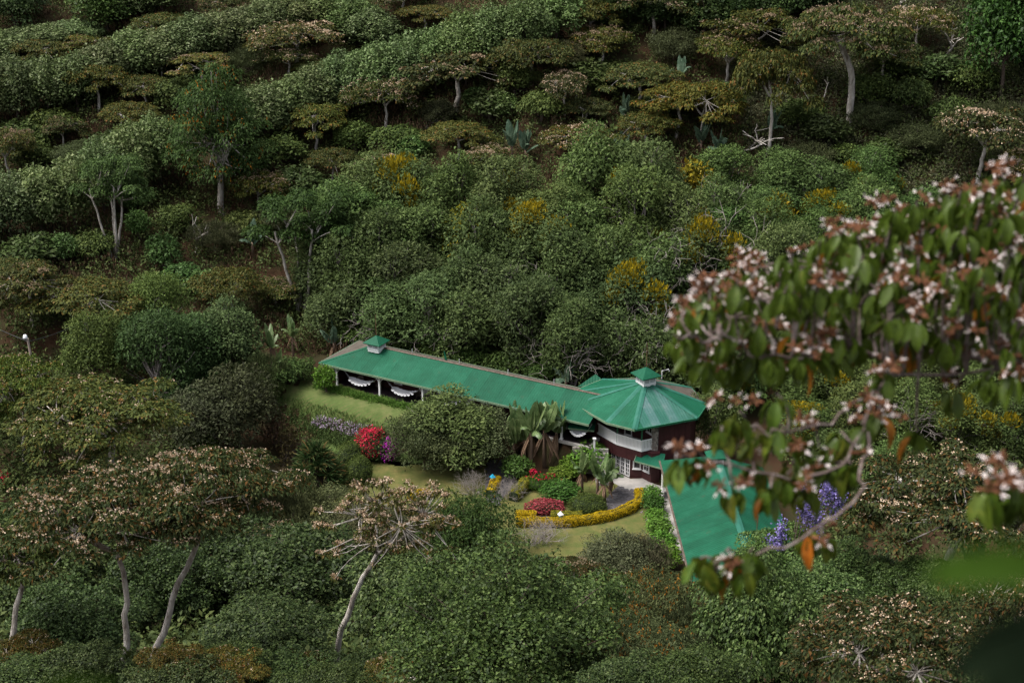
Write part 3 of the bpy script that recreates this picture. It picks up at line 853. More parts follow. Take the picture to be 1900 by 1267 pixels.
    # feathery wood behind the house
    reg('wood', feather(r(40), 'lf_feather'))
    reg('wood', feather(r(41), 'lf_feather', ncl=18))
    reg('wood', feather(r(42), 'lf_feather', ncl=28, W=0.15))
    reg('wood_yellow', feather(r(43), 'lf_feather', yellow=4))
    reg('wood_yellow', feather(r(44), 'lf_feather', yellow=7, ncl=28))
    reg('feathery_light', feather(r(45), 'lf_bright', h=8, w=9, L=0.28, W=0.11))
    reg('slender', slender(r(50)))
    reg('bare_grey', bare(r(51), 6, 6, 'bark_grey', 5, 0.11, 0.02, 5))
    reg('bare_grey', bare(r(52), 6, 6, 'bark_grey', 5, 0.10, 0.06, 6))
    reg('bare_fork', bare(r(53), 7, 5, 'bark_pale', 3, 0.20, 0.0, 1))
    reg('bare_fork', bare(r(56), 7, 5, 'bark_pale', 3, 0.17, 0.0, 2))
    reg('bare_bush', bare(r(54), 2.4, 4, 'bark_grey', 5, 0.035, 0.0, 16))
    reg('brown_bush', bare(r(55), 2.6, 4, 'bark_dark', 4, 0.05, 0.0, 12, nlf=900, leafm='lf_brown', lfL=0.3))
    reg('dracaena', strapclump(r(60), 'lf_drac', 2.8, 4.4, 64, 26))
    reg('agapanthus', strapclump(r(61), 'lf_garden', 0.75, 1.1, 6, 24, 0.5, 0.06))
    reg('agapanthus', strapclump(r(62), 'lf_garden', 0.75, 1.1, 7, 20, 0.5, 0.06))
build_protos()

def plant(kind, name, loc, h, w, label, cat, group=None, rz=None, tint=None, var=None, rng=RNG, dep=1.0):
    ps = PROTO[kind]
    p = ps[var % len(ps)] if var is not None else ps[int(rng.integers(len(ps)))]
    root = empty(name, loc, rng.random() * 6.283 if rz is None else rz)
    tag(root, label, cat, group)
    s = (w / p.w, w / p.w * dep, h / p.h)
    t = np.array(tint if tint is not None else (1, 1, 1), float) * (1 + 0.04 * rng.normal(size=3)) * (1 + 0.10 * rng.normal())
    crown = None
    for nm, me, kd in p.parts:
        o = link(nm, me, root if nm not in ('blossom', 'mistletoe', 'flower_spike') or crown is None else crown)
        if o.parent is root: o.scale = s
        if kd: o['kind'] = kd
        if nm == 'crown':
            crown = o
            o.color = (float(t[0]), float(t[1]), float(t[2]), 1)
    return root

def T(kind, name, px, pyb, pyt, wpx, label, cat='tree', group=None, tint=None, rz=None, var=None, dep=1.0):
    """a tree whose foot is seen (or hidden) at (px, pyb) and whose top reaches pyt; wpx its crown width in the photograph"""
    b = ground(px, pyb)
    h = ztop(b.y, pyt) - b.z
    return plant(kind, name, b, max(h, 0.5), wpx / scale_at(b), label, cat, group, rz, tint, var, dep=dep)

ORD = 'first second third fourth fifth sixth seventh eighth ninth tenth eleventh twelfth thirteenth fourteenth fifteenth sixteenth seventeenth eighteenth nineteenth twentieth twenty-first twenty-second twenty-third twenty-fourth twenty-fifth'.split()
# ------------------------------------------------------------------ buildings
def roof_facet(parent, poly, mat, sheet=1.0, tint=None, rng=RNG, wave=0.26, amp=0.014, name='roof_sheet', lift=0.0):
    """corrugated sheets on a planar convex facet; poly[0]-poly[1] is the eave"""
    P = np.array([tuple(p) for p in poly], float)
    A = P[0]
    e = unit(P[1] - P[0])
    nrm = None
    for i in range(2, len(P)):
        c = np.cross(P[1] - P[0], P[i] - P[0])
        if np.linalg.norm(c) > 1e-6: nrm = unit(c); break
    if nrm[2] < 0: nrm = -nrm
    up = np.cross(nrm, e)
    if up[2] < 0: up = -up
    S = (P - A) @ e; Tt = (P - A) @ up
    def span(s):
        ts = []
        for i in range(len(P)):
            j = (i + 1) % len(P)
            s0, s1 = S[i], S[j]
            if abs(s1 - s0) < 1e-9:
                if abs(s - s0) < 1e-6: ts += [Tt[i], Tt[j]]
                continue
            q = (s - s0) / (s1 - s0)
            if -1e-9 <= q <= 1 + 1e-9: ts.append(Tt[i] + q * (Tt[j] - Tt[i]))
        return (min(ts), max(ts)) if ts else None
    smin, smax = S.min(), S.max()
    n = max(1, int(round((smax - smin) / sheet)))
    for k in range(n):
        a = smin + (smax - smin) * k / n + (0 if k == 0 else -0.05); b = smin + (smax - smin) * (k + 1) / n
        m = max(4, int((b - a) / (wave / 4)))
        V = []; F = []
        for i in range(m + 1):
            s = a + (b - a) * i / m
            sp = span(min(max(s, smin + 1e-5), smax - 1e-5))
            if sp is None: continue
            z = amp * math.sin(2 * math.pi * s / wave) + (k % 2) * 0.006 + lift
            V.append(A + e * s + up * sp[0] + nrm * z); V.append(A + e * s + up * sp[1] + nrm * z)
        q = len(V) // 2
        F = [(2 * i, 2 * i + 2, 2 * i + 3, 2 * i + 1) for i in range(q - 1)]
        if not F: continue
        o = link(name, npmesh(name, np.array(V), np.array(F), [mat]), parent)
        t = tint(k) if tint else 1 + 0.07 * rng.normal()
        if np.isscalar(t): t = (t, t, t)
        o.color = (float(t[0]), float(t[1]), float(t[2]), 1)

def edge_caps(parent, segs, w, mat, tint=(1, 1, 1), name='ridge_cap', h=0.05, lift=0.04):
    for a, b in segs:
        a = Vector(a) + Vector((0, 0, lift)); b = Vector(b) + Vector((0, 0, lift))
        mb = MB()
        d = (b - a).normalized(); side = d.cross(Vector((0, 0, 1))).normalized()
        v = []
        for p in (a, b):
            for s, z in ((-w / 2, -0.05), (-w * 0.22, 0.0), (0, 0.035), (w * 0.22, 0.0), (w / 2, -0.05)):
                v.append(p + side * s + Vector((0, 0, z)))
        mb.add(v, [(i, i + 1, i + 6, i + 5) for i in range(4)])
        o = mb.build(name, mat, parent)
        o.color = (*tint, 1)

def wallframe(p0, p1):
    p0 = Vector((p0[0], p0[1], 0)); p1 = Vector((p1[0], p1[1], 0))
    d = (p1 - p0).normalized()
    n = Vector((d.y, -d.x, 0))
    m = Matrix(((d.x, n.x, 0, p0.x), (d.y, n.y, 0, p0.y), (0, 0, 1, 0), (0, 0, 0, 1)))
    return m, (p1 - p0).length

def window(parent, Mw, x0, x1, z0, z1, fw=0.10, nx=1, nz=1, name='window', mat=None, sill=True, proud=0.05):
    """framed window on a wall frame (local x along the wall, y outward)"""
    mat = mat or M['white']
    mb = MB()
    mb.box((x0, 0.0, z0), (x0 + fw, proud, z1), M=Mw); mb.box((x1 - fw, 0.0, z0), (x1, proud, z1), M=Mw)
    mb.box((x0 + fw, 0.0, z1 - fw), (x1 - fw, proud - 0.003, z1), M=Mw); mb.box((x0 + fw, 0.0, z0), (x1 - fw, proud - 0.003, z0 + fw), M=Mw)
    for i in range(1, nx):
        x = x0 + (x1 - x0) * i / nx
        mb.box((x - 0.025, 0.0, z0 + fw), (x + 0.025, proud - 0.012, z1 - fw), M=Mw)
    for i in range(1, nz):
        z = z0 + (z1 - z0) * i / nz
        mb.box((x0 + fw, 0.0, z - 0.022), (x1 - fw, proud - 0.016, z + 0.022), M=Mw)
    f = mb.build(name, mat, parent)
    MB().box((x0 + fw * 0.8, 0.004, z0 + fw * 0.8), (x1 - fw * 0.8, 0.018, z1 - fw * 0.8), M=Mw).build('pane', M['glass'], f)
    if sill:
        MB().box((x0 - 0.06, 0.0, z0 - 0.07), (x1 + 0.06, proud + 0.07, z0 - 0.002), M=Mw).build('sill', mat, f)
    return f

def cupola(parent, loc, rz, side, hb, rw, rh, rod=1.8):
    mb = MB()
    R4 = Matrix.Translation(loc) @ Matrix.Rotation(rz, 4, 'Z')
    a = side / 2
    mb.box((-a, -a, -0.35), (a, a, hb), M=R4)
    for k in range(4):
        Rk = R4 @ Matrix.Rotation(k * math.pi / 2, 4, 'Z')
        for x in (-a + 0.05, -0.02, a - 0.05): mb.box((x - 0.045, -a - 0.03, 0.02), (x + 0.045, -a, hb - 0.002), M=Rk)
        mb.box((-a - 0.03, -a - 0.034, -0.12), (a + 0.03, -a, 0.06), M=Rk); mb.box((-a - 0.03, -a - 0.034, hb - 0.1), (a + 0.03, -a, hb - 0.004), M=Rk)
    c = mb.build('cupola', M['white'], parent)
    for k in range(4):
        Rk = R4 @ Matrix.Rotation(k * math.pi / 2, 4, 'Z')
        sl = MB()
        for i in range(4):
            z = 0.12 + i * (hb - 0.26) / 4
            sl.box((-a + 0.1, -a - 0.015, z), (a - 0.1, -a - 0.002, z + (hb - 0.26) / 6), M=Rk)
        sl.build('louvre', M['netting'], c)
    b = rw / 2
    v = [Vector((-b, -b, hb)), Vector((b, -b, hb)), Vector((b, b, hb)), Vector((-b, b, hb)), Vector((0, 0, hb + rh))]
    v2 = [p + Vector((0, 0, -0.07)) for p in v[:4]]
    pts = [R4 @ p for p in v + v2]
    o = MB().add(pts, [(0, 1, 4), (1, 2, 4), (2, 3, 4), (3, 0, 4), (5, 6, 1, 0), (6, 7, 2, 1), (7, 8, 3, 2), (8, 5, 0, 3), (8, 7, 6, 5)]).build('cupola_roof', M['roof'], c)
    if rod:
        MB().tube([R4 @ Vector((0, 0, hb + rh - 0.05)), R4 @ Vector((0, 0, hb + rh + rod))], [0.035, 0.02], 6).build('finial', M['rod'], c)
    return c

# ---- long veranda house
HZ = 2.8
HX, HY = -19.6, 133.3
HA = math.atan2(-0.487, 0.8735)
house = tag(empty('veranda_house', (HX, HY, HZ), HA), 'long maroon house with green iron roof and open white-posted veranda', 'house')
HL, HW, EZ, RZ, HIP = 30.5, 7.2, 2.35, 3.85, 4.2
def hw(x, y, z):
    c, s = math.cos(HA), math.sin(HA)
    return Vector((HX + x * c - y * s, HY + x * s + y * c, HZ + z))
E0, E1, E2_, E3_ = (0, 0, EZ), (HL, 0, EZ), (HL, HW, EZ), (0, HW, EZ)
R0_, R1_ = (HIP, HW / 2, RZ), (HL, HW / 2, RZ)
roofp = empty('roof', parent=house)
roof_facet(roofp, [E0, E1, R1_, R0_], M['roof'])
roof_facet(roofp, [E2_, E3_, R0_, R1_], M['roof_old'])
roof_facet(roofp, [E3_, E0, R0_], M['roof_old'])
MB().add([E0, E1, E2_, E3_], [(0, 1, 2, 3)]).build('soffit', M['ceiling'], roofp).location.z = -0.06
edge_caps(roofp, [(R0_, R1_)], 0.34, M['bark_dark'], name='ridge_cap')
edge_caps(roofp, [(E0, R0_)], 0.35, M['roof'], (1.15, 1.15, 1.15))
for a, b in ((E0, E1), (E3_, E0), (E2_, E3_)):
    MB().bar(Vector(a) + Vector((0, 0, -0.075)), Vector(b) + Vector((0, 0, -0.075)), 0.06, 0.2).build('fascia', M['fascia'], house)
cupola(house, (HIP + 0.75, HW / 2 - 0.35, RZ + 0.06), 0, 1.3, 0.62, 2.0, 0.68, 2.2)
MB().box((0.9, 0.12, -0.24), (HL, HW - 0.3, 0.0)).build('floor_slab', M['concrete'], house)
MB().box((1.0, 0.42, 0.004), (HL - 0.2, 2.55, 0.02)).build('veranda_floor', M['darkfloor'], house)
MB().box((1.3, 2.6, 0.0), (HL - 0.1, HW - 0.5, EZ - 0.09)).build('wall', M['maroon'], house)
MB().box((1.3, 0.62, 0.0), (1.42, 2.6, EZ - 0.09)).build('end_wall', M['maroon'], house)
HCOL = [1.9, 7.1, 12.2, 17.3, 22.4, 27.5]
for x in HCOL:
    c = MB().box((x - 0.085, 0.33, 0.0), (x + 0.085, 0.5, EZ - 0.1)).build('column', M['white'], house)
    MB().box((x - 0.13, 0.28, 0.0), (x + 0.13, 0.55, 0.14)).build('column_base', M['white'], c)
    for s in (-1, 1):
        MB().bar((x + s * 0.09, 0.41, EZ - 0.75), (x + s * 0.6, 0.41, EZ - 0.12), 0.05, 0.05).build('brace', M['white'], c)
MB().bar((0, 0.9, EZ - 1.15), (0.55, 0.2, EZ - 0.1), 0.05, 0.05).build('brace', M['fascia'], house)
hwall = Matrix(((1, 0, 0, 0), (0, -1, 0, 2.6), (0, 0, 1, 0), (0, 0, 0, 1)))
for i, x in enumerate(HCOL[:5]):
    window(house, hwall, x + 1.55, x + 3.3, 0.95, 2.05, 0.09, 4, 1)
    window(house, hwall, x + 0.35, x + 1.25, 0.75, 1.9, 0.09, 1, 1) if i else None
    if i:
        d = MB().box((x + 3.55, 2.53, 0.02), (x + 4.6, 2.597, 2.1)).build('door', M['white'], house)
        for k in range(6):
            MB().box((x + 3.62 + k * 0.158, 2.515, 0.12), (x + 3.745 + k * 0.158, 2.53, 2.02)).build('door_plank', M['white'], d)
for x in (9.0, 14.5, 20.0, 25.0):
    MB().tube([(x, HW / 2, RZ), (x, HW / 2, RZ + 0.55)], 0.03, 6).build('vent_pipe', M['metalgrey'], roofp)
MB().add([(12.75, HW / 2 + 0.1, RZ - 0.05), (13.05, HW / 2 + 0.1, RZ - 0.05), (12.75, HW / 2 + 0.1, RZ + 0.95), (12.65, HW / 2 + 0.1, RZ + 0.95),
          (12.75, HW / 2 + 0.16, RZ - 0.05), (13.05, HW / 2 + 0.16, RZ - 0.05), (12.75, HW / 2 + 0.16, RZ + 0.95), (12.65, HW / 2 + 0.16, RZ + 0.95)],
         [(0, 1, 2, 3), (7, 6, 5, 4), (0, 4, 5, 1), (1, 5, 6, 2), (2, 6, 7, 3), (3, 7, 4, 0)]).build('loose_flashing', M['roof'], roofp)

# ---- hammocks, chairs and tables on the veranda
def hammock(x0, x1, y, label):
    root = tag(empty('hammock', hw(x0, y, 0), HA), label, 'hammock', 'white hammocks on the veranda')
    Ln = x1 - x0
    zt = 2.05
    nu, nv = 18, 6
    a, b = 0.20, 0.84
    def sag(u): return zt - 1.35 * (1 - (2 * u - 1) ** 2) ** 0.9
    V = []; F = []
    for i in range(nu + 1):
        u = a + (b - a) * i / nu
        k = math.sin(math.pi * (i / nu)) ** 0.45
        for j in range(nv + 1):
            v = (j / nv - 0.5) * 2
            V.append((u * Ln, v * 0.54 * (0.12 + 0.88 * k), sag(u) + 0.13 * v * v * k))
    for i in range(nu):
        for j in range(nv):
            q = i * (nv + 1) + j
            F.append((q, q + nv + 1, q + nv + 2, q + 1))
    MB().add(V, F).build('cloth', M['cloth'], root, True)
    for side in (-1, 1):
        fr = MB()
        for k in range(7):
            u = a + (b - a) * (0.12 + 0.76 * k / 6)
            kk = math.sin(math.pi * (u - a) / (b - a)) ** 0.45
            cx, cyy, cz = u * Ln, side * (0.54 * (0.12 + 0.88 * kk) + 0.005), sag(u) + 0.13 * kk
            w = 0.19
            pts = [(cx - w, cyy, cz + 0.02)] + [(cx - w * math.cos(t), cyy + side * 0.03, cz - 0.17 * math.sin(t)) for t in np.linspace(0, math.pi, 8)] + [(cx + w, cyy, cz + 0.02)]
            fr.add(pts, [tuple(range(len(pts)))])
        o = fr.build('fringe', M['cloth'], root); o['kind'] = 'stuff'
    for u0, u1, e in ((0.0, a, 0), (1.0, b, nu)):
        rp = MB()
        for j in range(nv + 1):
            p = V[e * (nv + 1) + j]
            rp.tube([(u0 * Ln, 0, zt), p], 0.012, 4)
        # open-weave end panel
        p0, p1 = V[e * (nv + 1)], V[e * (nv + 1) + nv]
        m0 = [(u0 * Ln * 0.35 + p[0] * 0.65, p[1] * 1.6, zt * 0.35 + p[2] * 0.65) for p in (p0, p1)]
        rp.add([m0[0], m0[1], p1, p0], [(0, 1, 2, 3)])
        rp.build('rope', M['netting'], root)
    return root
hammock(2.15, 6.9, 0.85, 'white fringed hammock in the veranda bay nearest the clipped green bush')
hammock(7.35, 12.0, 0.85, 'white fringed hammock in the second veranda bay, in front of the white door')
hammock(12.45, 17.1, 0.85, 'white fringed hammock in the third bay, half hidden by the grey-green tree')
hammock(23.0, 27.2, 0.85, 'white hammock behind the tall banana plants')
hammock(27.75, 30.4, 0.9, 'white hammock hung beside the round tower')

def chair(x, y, face, label):
    root = tag(empty('wicker_chair', hw(x, y, 0), HA + face), label, 'chair', 'wicker armchairs on the veranda')
    n = 12
    V = []; F = []
    for i in range(n + 1):
        t = math.radians(-25 + 230 * i / n)
        hgt = 0.42 + 0.48 * max(0, math.sin(t)) ** 0.6
        for r, z in ((0.33, 0.30), (0.36, hgt), (0.31, hgt - 0.02), (0.28, 0.32)):
            V.append((r * math.cos(t), r * math.sin(t), z))
    for i in range(n):
        for j in range(4):
            F.append((i * 4 + j, (i + 1) * 4 + j, (i + 1) * 4 + (j + 1) % 4, i * 4 + (j + 1) % 4))
    F += [(0, 1, 2, 3), (n * 4 + 3, n * 4 + 2, n * 4 + 1, n * 4)]
    MB().add(V, F).build('backrest', M['wicker'], root, True)
    MB().lathe([(0.30, 0.34), (0.33, 0.37), (0.33, 0.43), (0.28, 0.46)], 14).build('seat', M['wicker'], root)
    for a in (45, 135, 225, 315):
        c, s = math.cos(math.radians(a)), math.sin(math.radians(a))
        MB().tube([(0.26 * c, 0.26 * s, 0.36), (0.30 * c, 0.30 * s, 0.02)], [0.03, 0.022], 6).build('leg', M['wicker'], root)
def side_table(x, y, label):
    root = tag(empty('round_table', hw(x, y, 0), HA), label, 'table')
    MB().lathe([(0.30, 0.52), (0.32, 0.54), (0.32, 0.56), (0.30, 0.57)], 14).build('top', M['wicker'], root)
    for a in (30, 150, 270):
        c, s = math.cos(math.radians(a)), math.sin(math.radians(a))
        MB().tube([(0.20 * c, 0.20 * s, 0.52), (0.25 * c, 0.25 * s, 0.02)], 0.022, 6).build('leg', M['wicker'], root)
chair(3.6, 2.05, 0.3, 'wicker armchair behind the first hammock, against the maroon wall')
chair(5.9, 1.95, -0.6, 'wicker armchair with its back to the first column, beside the small table')
side_table(4.75, 2.05, 'small round wicker table between the two armchairs of the first bay')
chair(10.75, 2.0, 0.2, 'wicker armchair beside the white door in the second bay')
chair(11.75, 1.75, -0.8, 'wicker armchair next to the third column, at the end of the second hammock')

# ---- tower house
tower = tag(empty('tower_house', (12, 121.5, 0)), 'two-storey maroon many-sided house with green cone roof and white balcony', 'house')
TO = Vector((12, 121.5, 0))
def tl(x, y, z=0.0): return Vector((x, y, z)) - TO
TP = [(5.4, 124.3), (5.8, 121.7), (8.6, 117.5), (11.0, 116.0), (17.0, 118.5), (18.3, 121.7), (17.2, 125.6), (13.5, 128.0), (8.8, 127.6)]
TZ = 5.8
APX = tl(12.45, 121.7, 8.15)
troof = empty('roof', parent=tower)
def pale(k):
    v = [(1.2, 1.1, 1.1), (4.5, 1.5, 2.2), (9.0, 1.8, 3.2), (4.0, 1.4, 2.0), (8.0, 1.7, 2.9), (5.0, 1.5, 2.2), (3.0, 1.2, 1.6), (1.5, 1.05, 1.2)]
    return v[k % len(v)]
for i in range(len(TP)):
    a, b = TP[i], TP[(i + 1) % len(TP)]
    back = i in (5, 6, 7)
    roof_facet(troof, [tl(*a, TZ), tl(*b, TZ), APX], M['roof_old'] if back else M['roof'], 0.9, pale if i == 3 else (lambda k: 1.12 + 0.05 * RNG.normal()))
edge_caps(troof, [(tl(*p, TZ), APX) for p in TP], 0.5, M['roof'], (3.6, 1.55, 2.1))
MB().add([tl(*p, TZ - 0.12) for p in TP], [tuple(range(len(TP)))]).build('soffit', M['ceiling'], troof)
for i in range(len(TP)):
    a, b = TP[i], TP[(i + 1) % len(TP)]
    MB().bar(tl(*a, TZ - 0.08), tl(*b, TZ - 0.08), 0.06, 0.2).build('fascia', M['fascia'] if i in (0, 1, 2, 8) else M['trimgreen'], tower)
cupola(tower, APX + Vector((0, 0, -0.1)), math.radians(28), 1.3, 0.75, 2.1, 0.75, 2.4)
MB().tube([tl(14.2, 124.2, 7.3), tl(14.2, 124.2, 8.1), tl(14.8, 124.2, 8.25), tl(14.9, 124.2, 8.05)], 0.06, 6).build('vent_pipe', M['metalgrey'], troof)
UW = [(8.7, 123.6), (10.4, 120.6), (12.3, 119.3), (13.35, 117.55), (16.4, 118.85), (17.3, 121.7), (16.3, 125.0), (13.2, 127.0), (9.4, 126.6)]
MB().prism([tl(*p) for p in UW], 0.0, TZ - 0.13).build('wall', M['maroon'], tower)
GW = [(7.3, 122.4), (9.15, 120.05), (10.95, 117.95), (11.95, 117.85), (12.75, 116.85), (13.5, 117.0), (13.8, 119.5), (9.5, 124.5)]
MB().prism([tl(*p) for p in GW], 0.0, 3.0).build('ground_floor_wall', M['maroon'], tower)
# vertical board joints on the maroon walls
BP = [(7.35, 121.9), (9.65, 118.55), (11.8, 117.05), (12.8, 117.55)]
inner = [(12.9, 119.6), (9.2, 123.6)]
MB().prism([tl(*p) for p in BP + inner], 3.06, 3.2).build('balcony_floor', M['concrete'], tower)
for a, b in zip(BP[:-1], BP[1:]):
    m_, ln = wallframe(tl(*a), tl(*b))
    n = max(1, int(round(ln / 0.55)))
    for k in range(n):
        MB().box((ln * k / n + 0.004, -0.08, 1.95), (ln * (k + 1) / n - 0.004, 0.0 + 0.012 * (k % 2), 3.1), M=m_).build('fascia_board', M['maroon'], tower)
    MB().box((-0.02, -0.03, 3.1), (ln + 0.02, 0.06, 3.24), M=m_).build('balcony_trim', M['white'], tower)
    rail = MB().box((0, -0.045, 4.12), (ln, 0.035, 4.2), M=m_).build('balcony_rail', M['white'], tower)
    nb = int(ln / 0.145)
    me = MB().box((-0.055, -0.02, 3.3), (0.055, 0.0, 4.12)).mesh('baluster', M['white'])
    for k in range(nb):
        o = link('baluster', me, rail)
        o.matrix_local = m_ @ Matrix.Translation((ln * (k + 0.5) / nb, 0, 0))
    MB().box((0, -0.035, 3.27), (ln, 0.02, 3.33), M=m_).build('bottom_rail', M['white'], rail)
for p in BP[:3]:
    c = tl(*p); c = Vector((c.x * 0.985, c.y * 0.985 + 0.02, 0))
    MB().box((c.x - 0.055, c.y - 0.055, 3.2), (c.x + 0.055, c.y + 0.055, TZ - 0.15)).build('balcony_post', M['trimgreen'], tower)
MB().box((tl(12.8, 117.55).x - 0.05, tl(12.8, 117.55).y - 0.05, 3.2), (tl(12.8, 117.55).x + 0.05, tl(12.8, 117.55).y + 0.05, 4.3)).build('balcony_post', M['white'], tower)
# stone pier between balcony and right wall, stones laid one by one
mp, lp = wallframe(tl(12.75, 117.6), tl(13.35, 117.45))
MB().box((0.0, -0.3, 0.0), (lp, 0.06, TZ - 0.14), M=mp).build('stone_pier', M['mortar'], tower)
pier = tower.children[-1]
z = 0.05
while z < TZ - 0.4:
    hh = 0.16 + 0.12 * RNG.random(); x = 0.0; 
    while x < lp - 0.1:
        ww = min(0.16 + 0.18 * RNG.random(), lp - x)
        o = MB().box((x + 0.012, 0.05, z + 0.012), (x + ww - 0.012, 0.09 + 0.03 * RNG.random(), z + hh - 0.012), M=mp).build('stone', M['stone'], pier)
        t = 0.6 + 0.7 * RNG.random(); o.color = (t, t * 0.97, t * 0.95, 1)
        x += ww
    z += hh
# openings
mu, lu = wallframe(tl(10.4, 120.6), tl(12.3, 119.3))
window(tower, mu, 0.15, 0.95, 3.25, 5.3, 0.10, 1, 1, 'balcony_door')
mu2, lu2 = wallframe(tl(12.3, 119.3), tl(13.35, 117.55))
window(tower, mu2, 0.25, 1.15, 4.2, 5.3, 0.11, 2, 2)
window(tower, mu2, 1.35, 1.98, 3.6, 5.4, 0.10, 1, 1)
mr, lr = wallframe(tl(13.35, 117.55), tl(16.4, 118.85))
for k in range(6):
    MB().box((k * lr / 6 + 0.006, 0.0, 0.05), ((k + 1) * lr / 6 - 0.006, 0.018 + 0.008 * (k % 2), TZ - 0.15), M=mr).build('wall_board', M['maroon'], tower)
md, ld = wallframe(tl(9.15, 120.05), tl(10.95, 117.95))
for k in range(4):
    w0 = 0.25 + k * 0.62
    window(tower, md, w0, w0 + 0.58, 0.04, 2.1, 0.09, 2, 5, 'french_door', sill=False)
mg, lg = wallframe(tl(10.95, 117.95), tl(11.95, 117.85))
window(tower, mg, 0.2, 0.95, 0.95, 2.0, 0.12, 1, 1)
mg2, lg2 = wallframe(tl(11.95, 117.85), tl(12.75, 116.85))
window(tower, mg2, 0.25, 1.05, 0.95, 1.95, 0.12, 2, 2)
mg0, lg0 = wallframe(tl(7.3, 122.4), tl(9.15, 120.05))
MB().box((1.75, 0.0, 0.02), (1.85, 0.06, 2.5), M=mg0).build('door_frame', M['white'], tower)
MB().box((0.7, 0.0, 0.02), (1.75, 0.03, 2.3), M=mg0).build('doorway', M['glass'], tower)
# small lean-to roof over the corner windows
lean = empty('lean_to_roof', parent=tower)
roof_facet(lean, [tl(11.15, 116.8, 2.3), tl(13.6, 115.2, 2.3), tl(14.0, 117.0, 2.9), tl(11.6, 117.9, 2.9)], M['roof'], 0.7, lambda k: (1.3, 1.2, 1.3))
MB().bar(tl(11.15, 116.8, 2.25), tl(13.6, 115.2, 2.25), 0.05, 0.14).build('fascia', M['fascia'], lean)
MB().bar(tl(11.15, 116.8, 2.25), tl(11.6, 117.9, 2.85), 0.05, 0.12).build('fascia', M['fascia'], lean)
# link roof and steps between the long house and the tower
lk = empty('link_roof', parent=tower)
roof_facet(lk, [tl(5.2, 119.9, 4.15), tl(7.6, 119.3, 4.15), tl(8.3, 122.6, 5.5), tl(5.6, 123.4, 5.5)], M['roof'], 0.8, lambda k: 0.9)
MB().bar(tl(5.2, 119.9, 4.1), tl(7.6, 119.3, 4.1), 0.05, 0.14).build('fascia', M['fascia'], lk)
roof_facet(lk, [tl(6.4, 127.2, 5.2), tl(9.6, 127.0, 5.2), tl(8.2, 128.4, 6.0)], M['roof'], 0.9, lambda k: 0.9)
MB().box(tl(5.6, 118.7, 0), tl(7.5, 118.95, 2.7)).build('retaining_wall', M['stone'], tower)
st = MB().box(tl(7.5, 118.55, 0), tl(7.68, 118.73, 3.6)).build('newel_post', M['white'], tower)
MB().box(tl(7.44, 118.49, 3.6), tl(7.74, 118.79, 3.72)).build('post_cap', M['white'], st)
for k in range(9):
    MB().box(tl(7.7, 118.5 - k * 0.28, 0), tl(8.9, 118.78 - k * 0.28, 2.6 - k * 0.28)).build('step', M['concrete'], tower)

# ---- low building with the green roof below the tower
low = tag(empty('low_building', (18, 105, 0)), 'low building with broad green iron roof beside the concrete path', 'house')
LO = Vector((18, 105, 0))
def ll(x, y, z=0.0): return Vector((x, y, z)) - LO
lroof = empty('roof', parent=low)
RD = lambda k: 0.95 + 0.09 * RNG.normal()
roof_facet(lroof, [ll(13.35, 115.4, 3.0), ll(13.75, 94.0, 3.0), ll(18.15, 94.0, 4.9), ll(18.0, 112.5, 4.9)], M['roof'], 1.0, RD)
roof_facet(lroof, [ll(22.6, 94.0, 3.0), ll(22.4, 114.0, 3.0), ll(18.0, 112.5, 4.9), ll(18.15, 94.0, 4.9)], M['roof'], 1.0, RD)
roof_facet(lroof, [ll(22.4, 114.0, 3.0), ll(13.35, 115.4, 3.0), ll(18.0, 112.5, 4.9)], M['roof'], 1.0, RD)
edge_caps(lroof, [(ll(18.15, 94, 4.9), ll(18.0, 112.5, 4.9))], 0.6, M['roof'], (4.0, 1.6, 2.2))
MB().bar(ll(13.35, 115.4, 2.93), ll(13.75, 94.0, 2.93), 0.06, 0.18).build('fascia', M['bark_dark'], low)
MB().tube([ll(13.28, 115.4, 2.98), ll(13.68, 94.0, 2.98)], 0.06, 8).build('gutter', M['bark_dark'], low)
MB().add([ll(13.4, 115.2, 2.9), ll(13.8, 94.2, 2.9), ll(22.5, 94.2, 2.9), ll(22.3, 113.8, 2.9)], [(0, 1, 2, 3)]).build('soffit', M['ceiling'], lroof)
MB().prism([ll(14.5, 113.8), ll(14.8, 94.6), ll(21.6, 94.6), ll(21.4, 113.0)], 0.0, 2.88).build('wall', M['white'], low)
MB().box(ll(13.5, 113.6, 0.02), ll(13.62, 115.0, 2.5)).build('screen_wall', M['white'], low)
for y in (97.0, 100.5, 104.0, 107.5, 111.0):
    m_, l_ = wallframe(ll(14.55, y + 1.2), ll(14.58, y))
    window(low, m_, 0.0, 1.2, 0.9, 2.1, 0.1, 2, 1)
cupola(low, ll(17.75, 111.6, 4.85), 0.1, 1.1, 0.6, 1.7, 0.55, 0)
MB().tube([ll(19.4, 99.4, 4.2), ll(19.4, 99.4, 6.1)], 0.03, 6).build('vent_pipe', M['rod'], lroof)

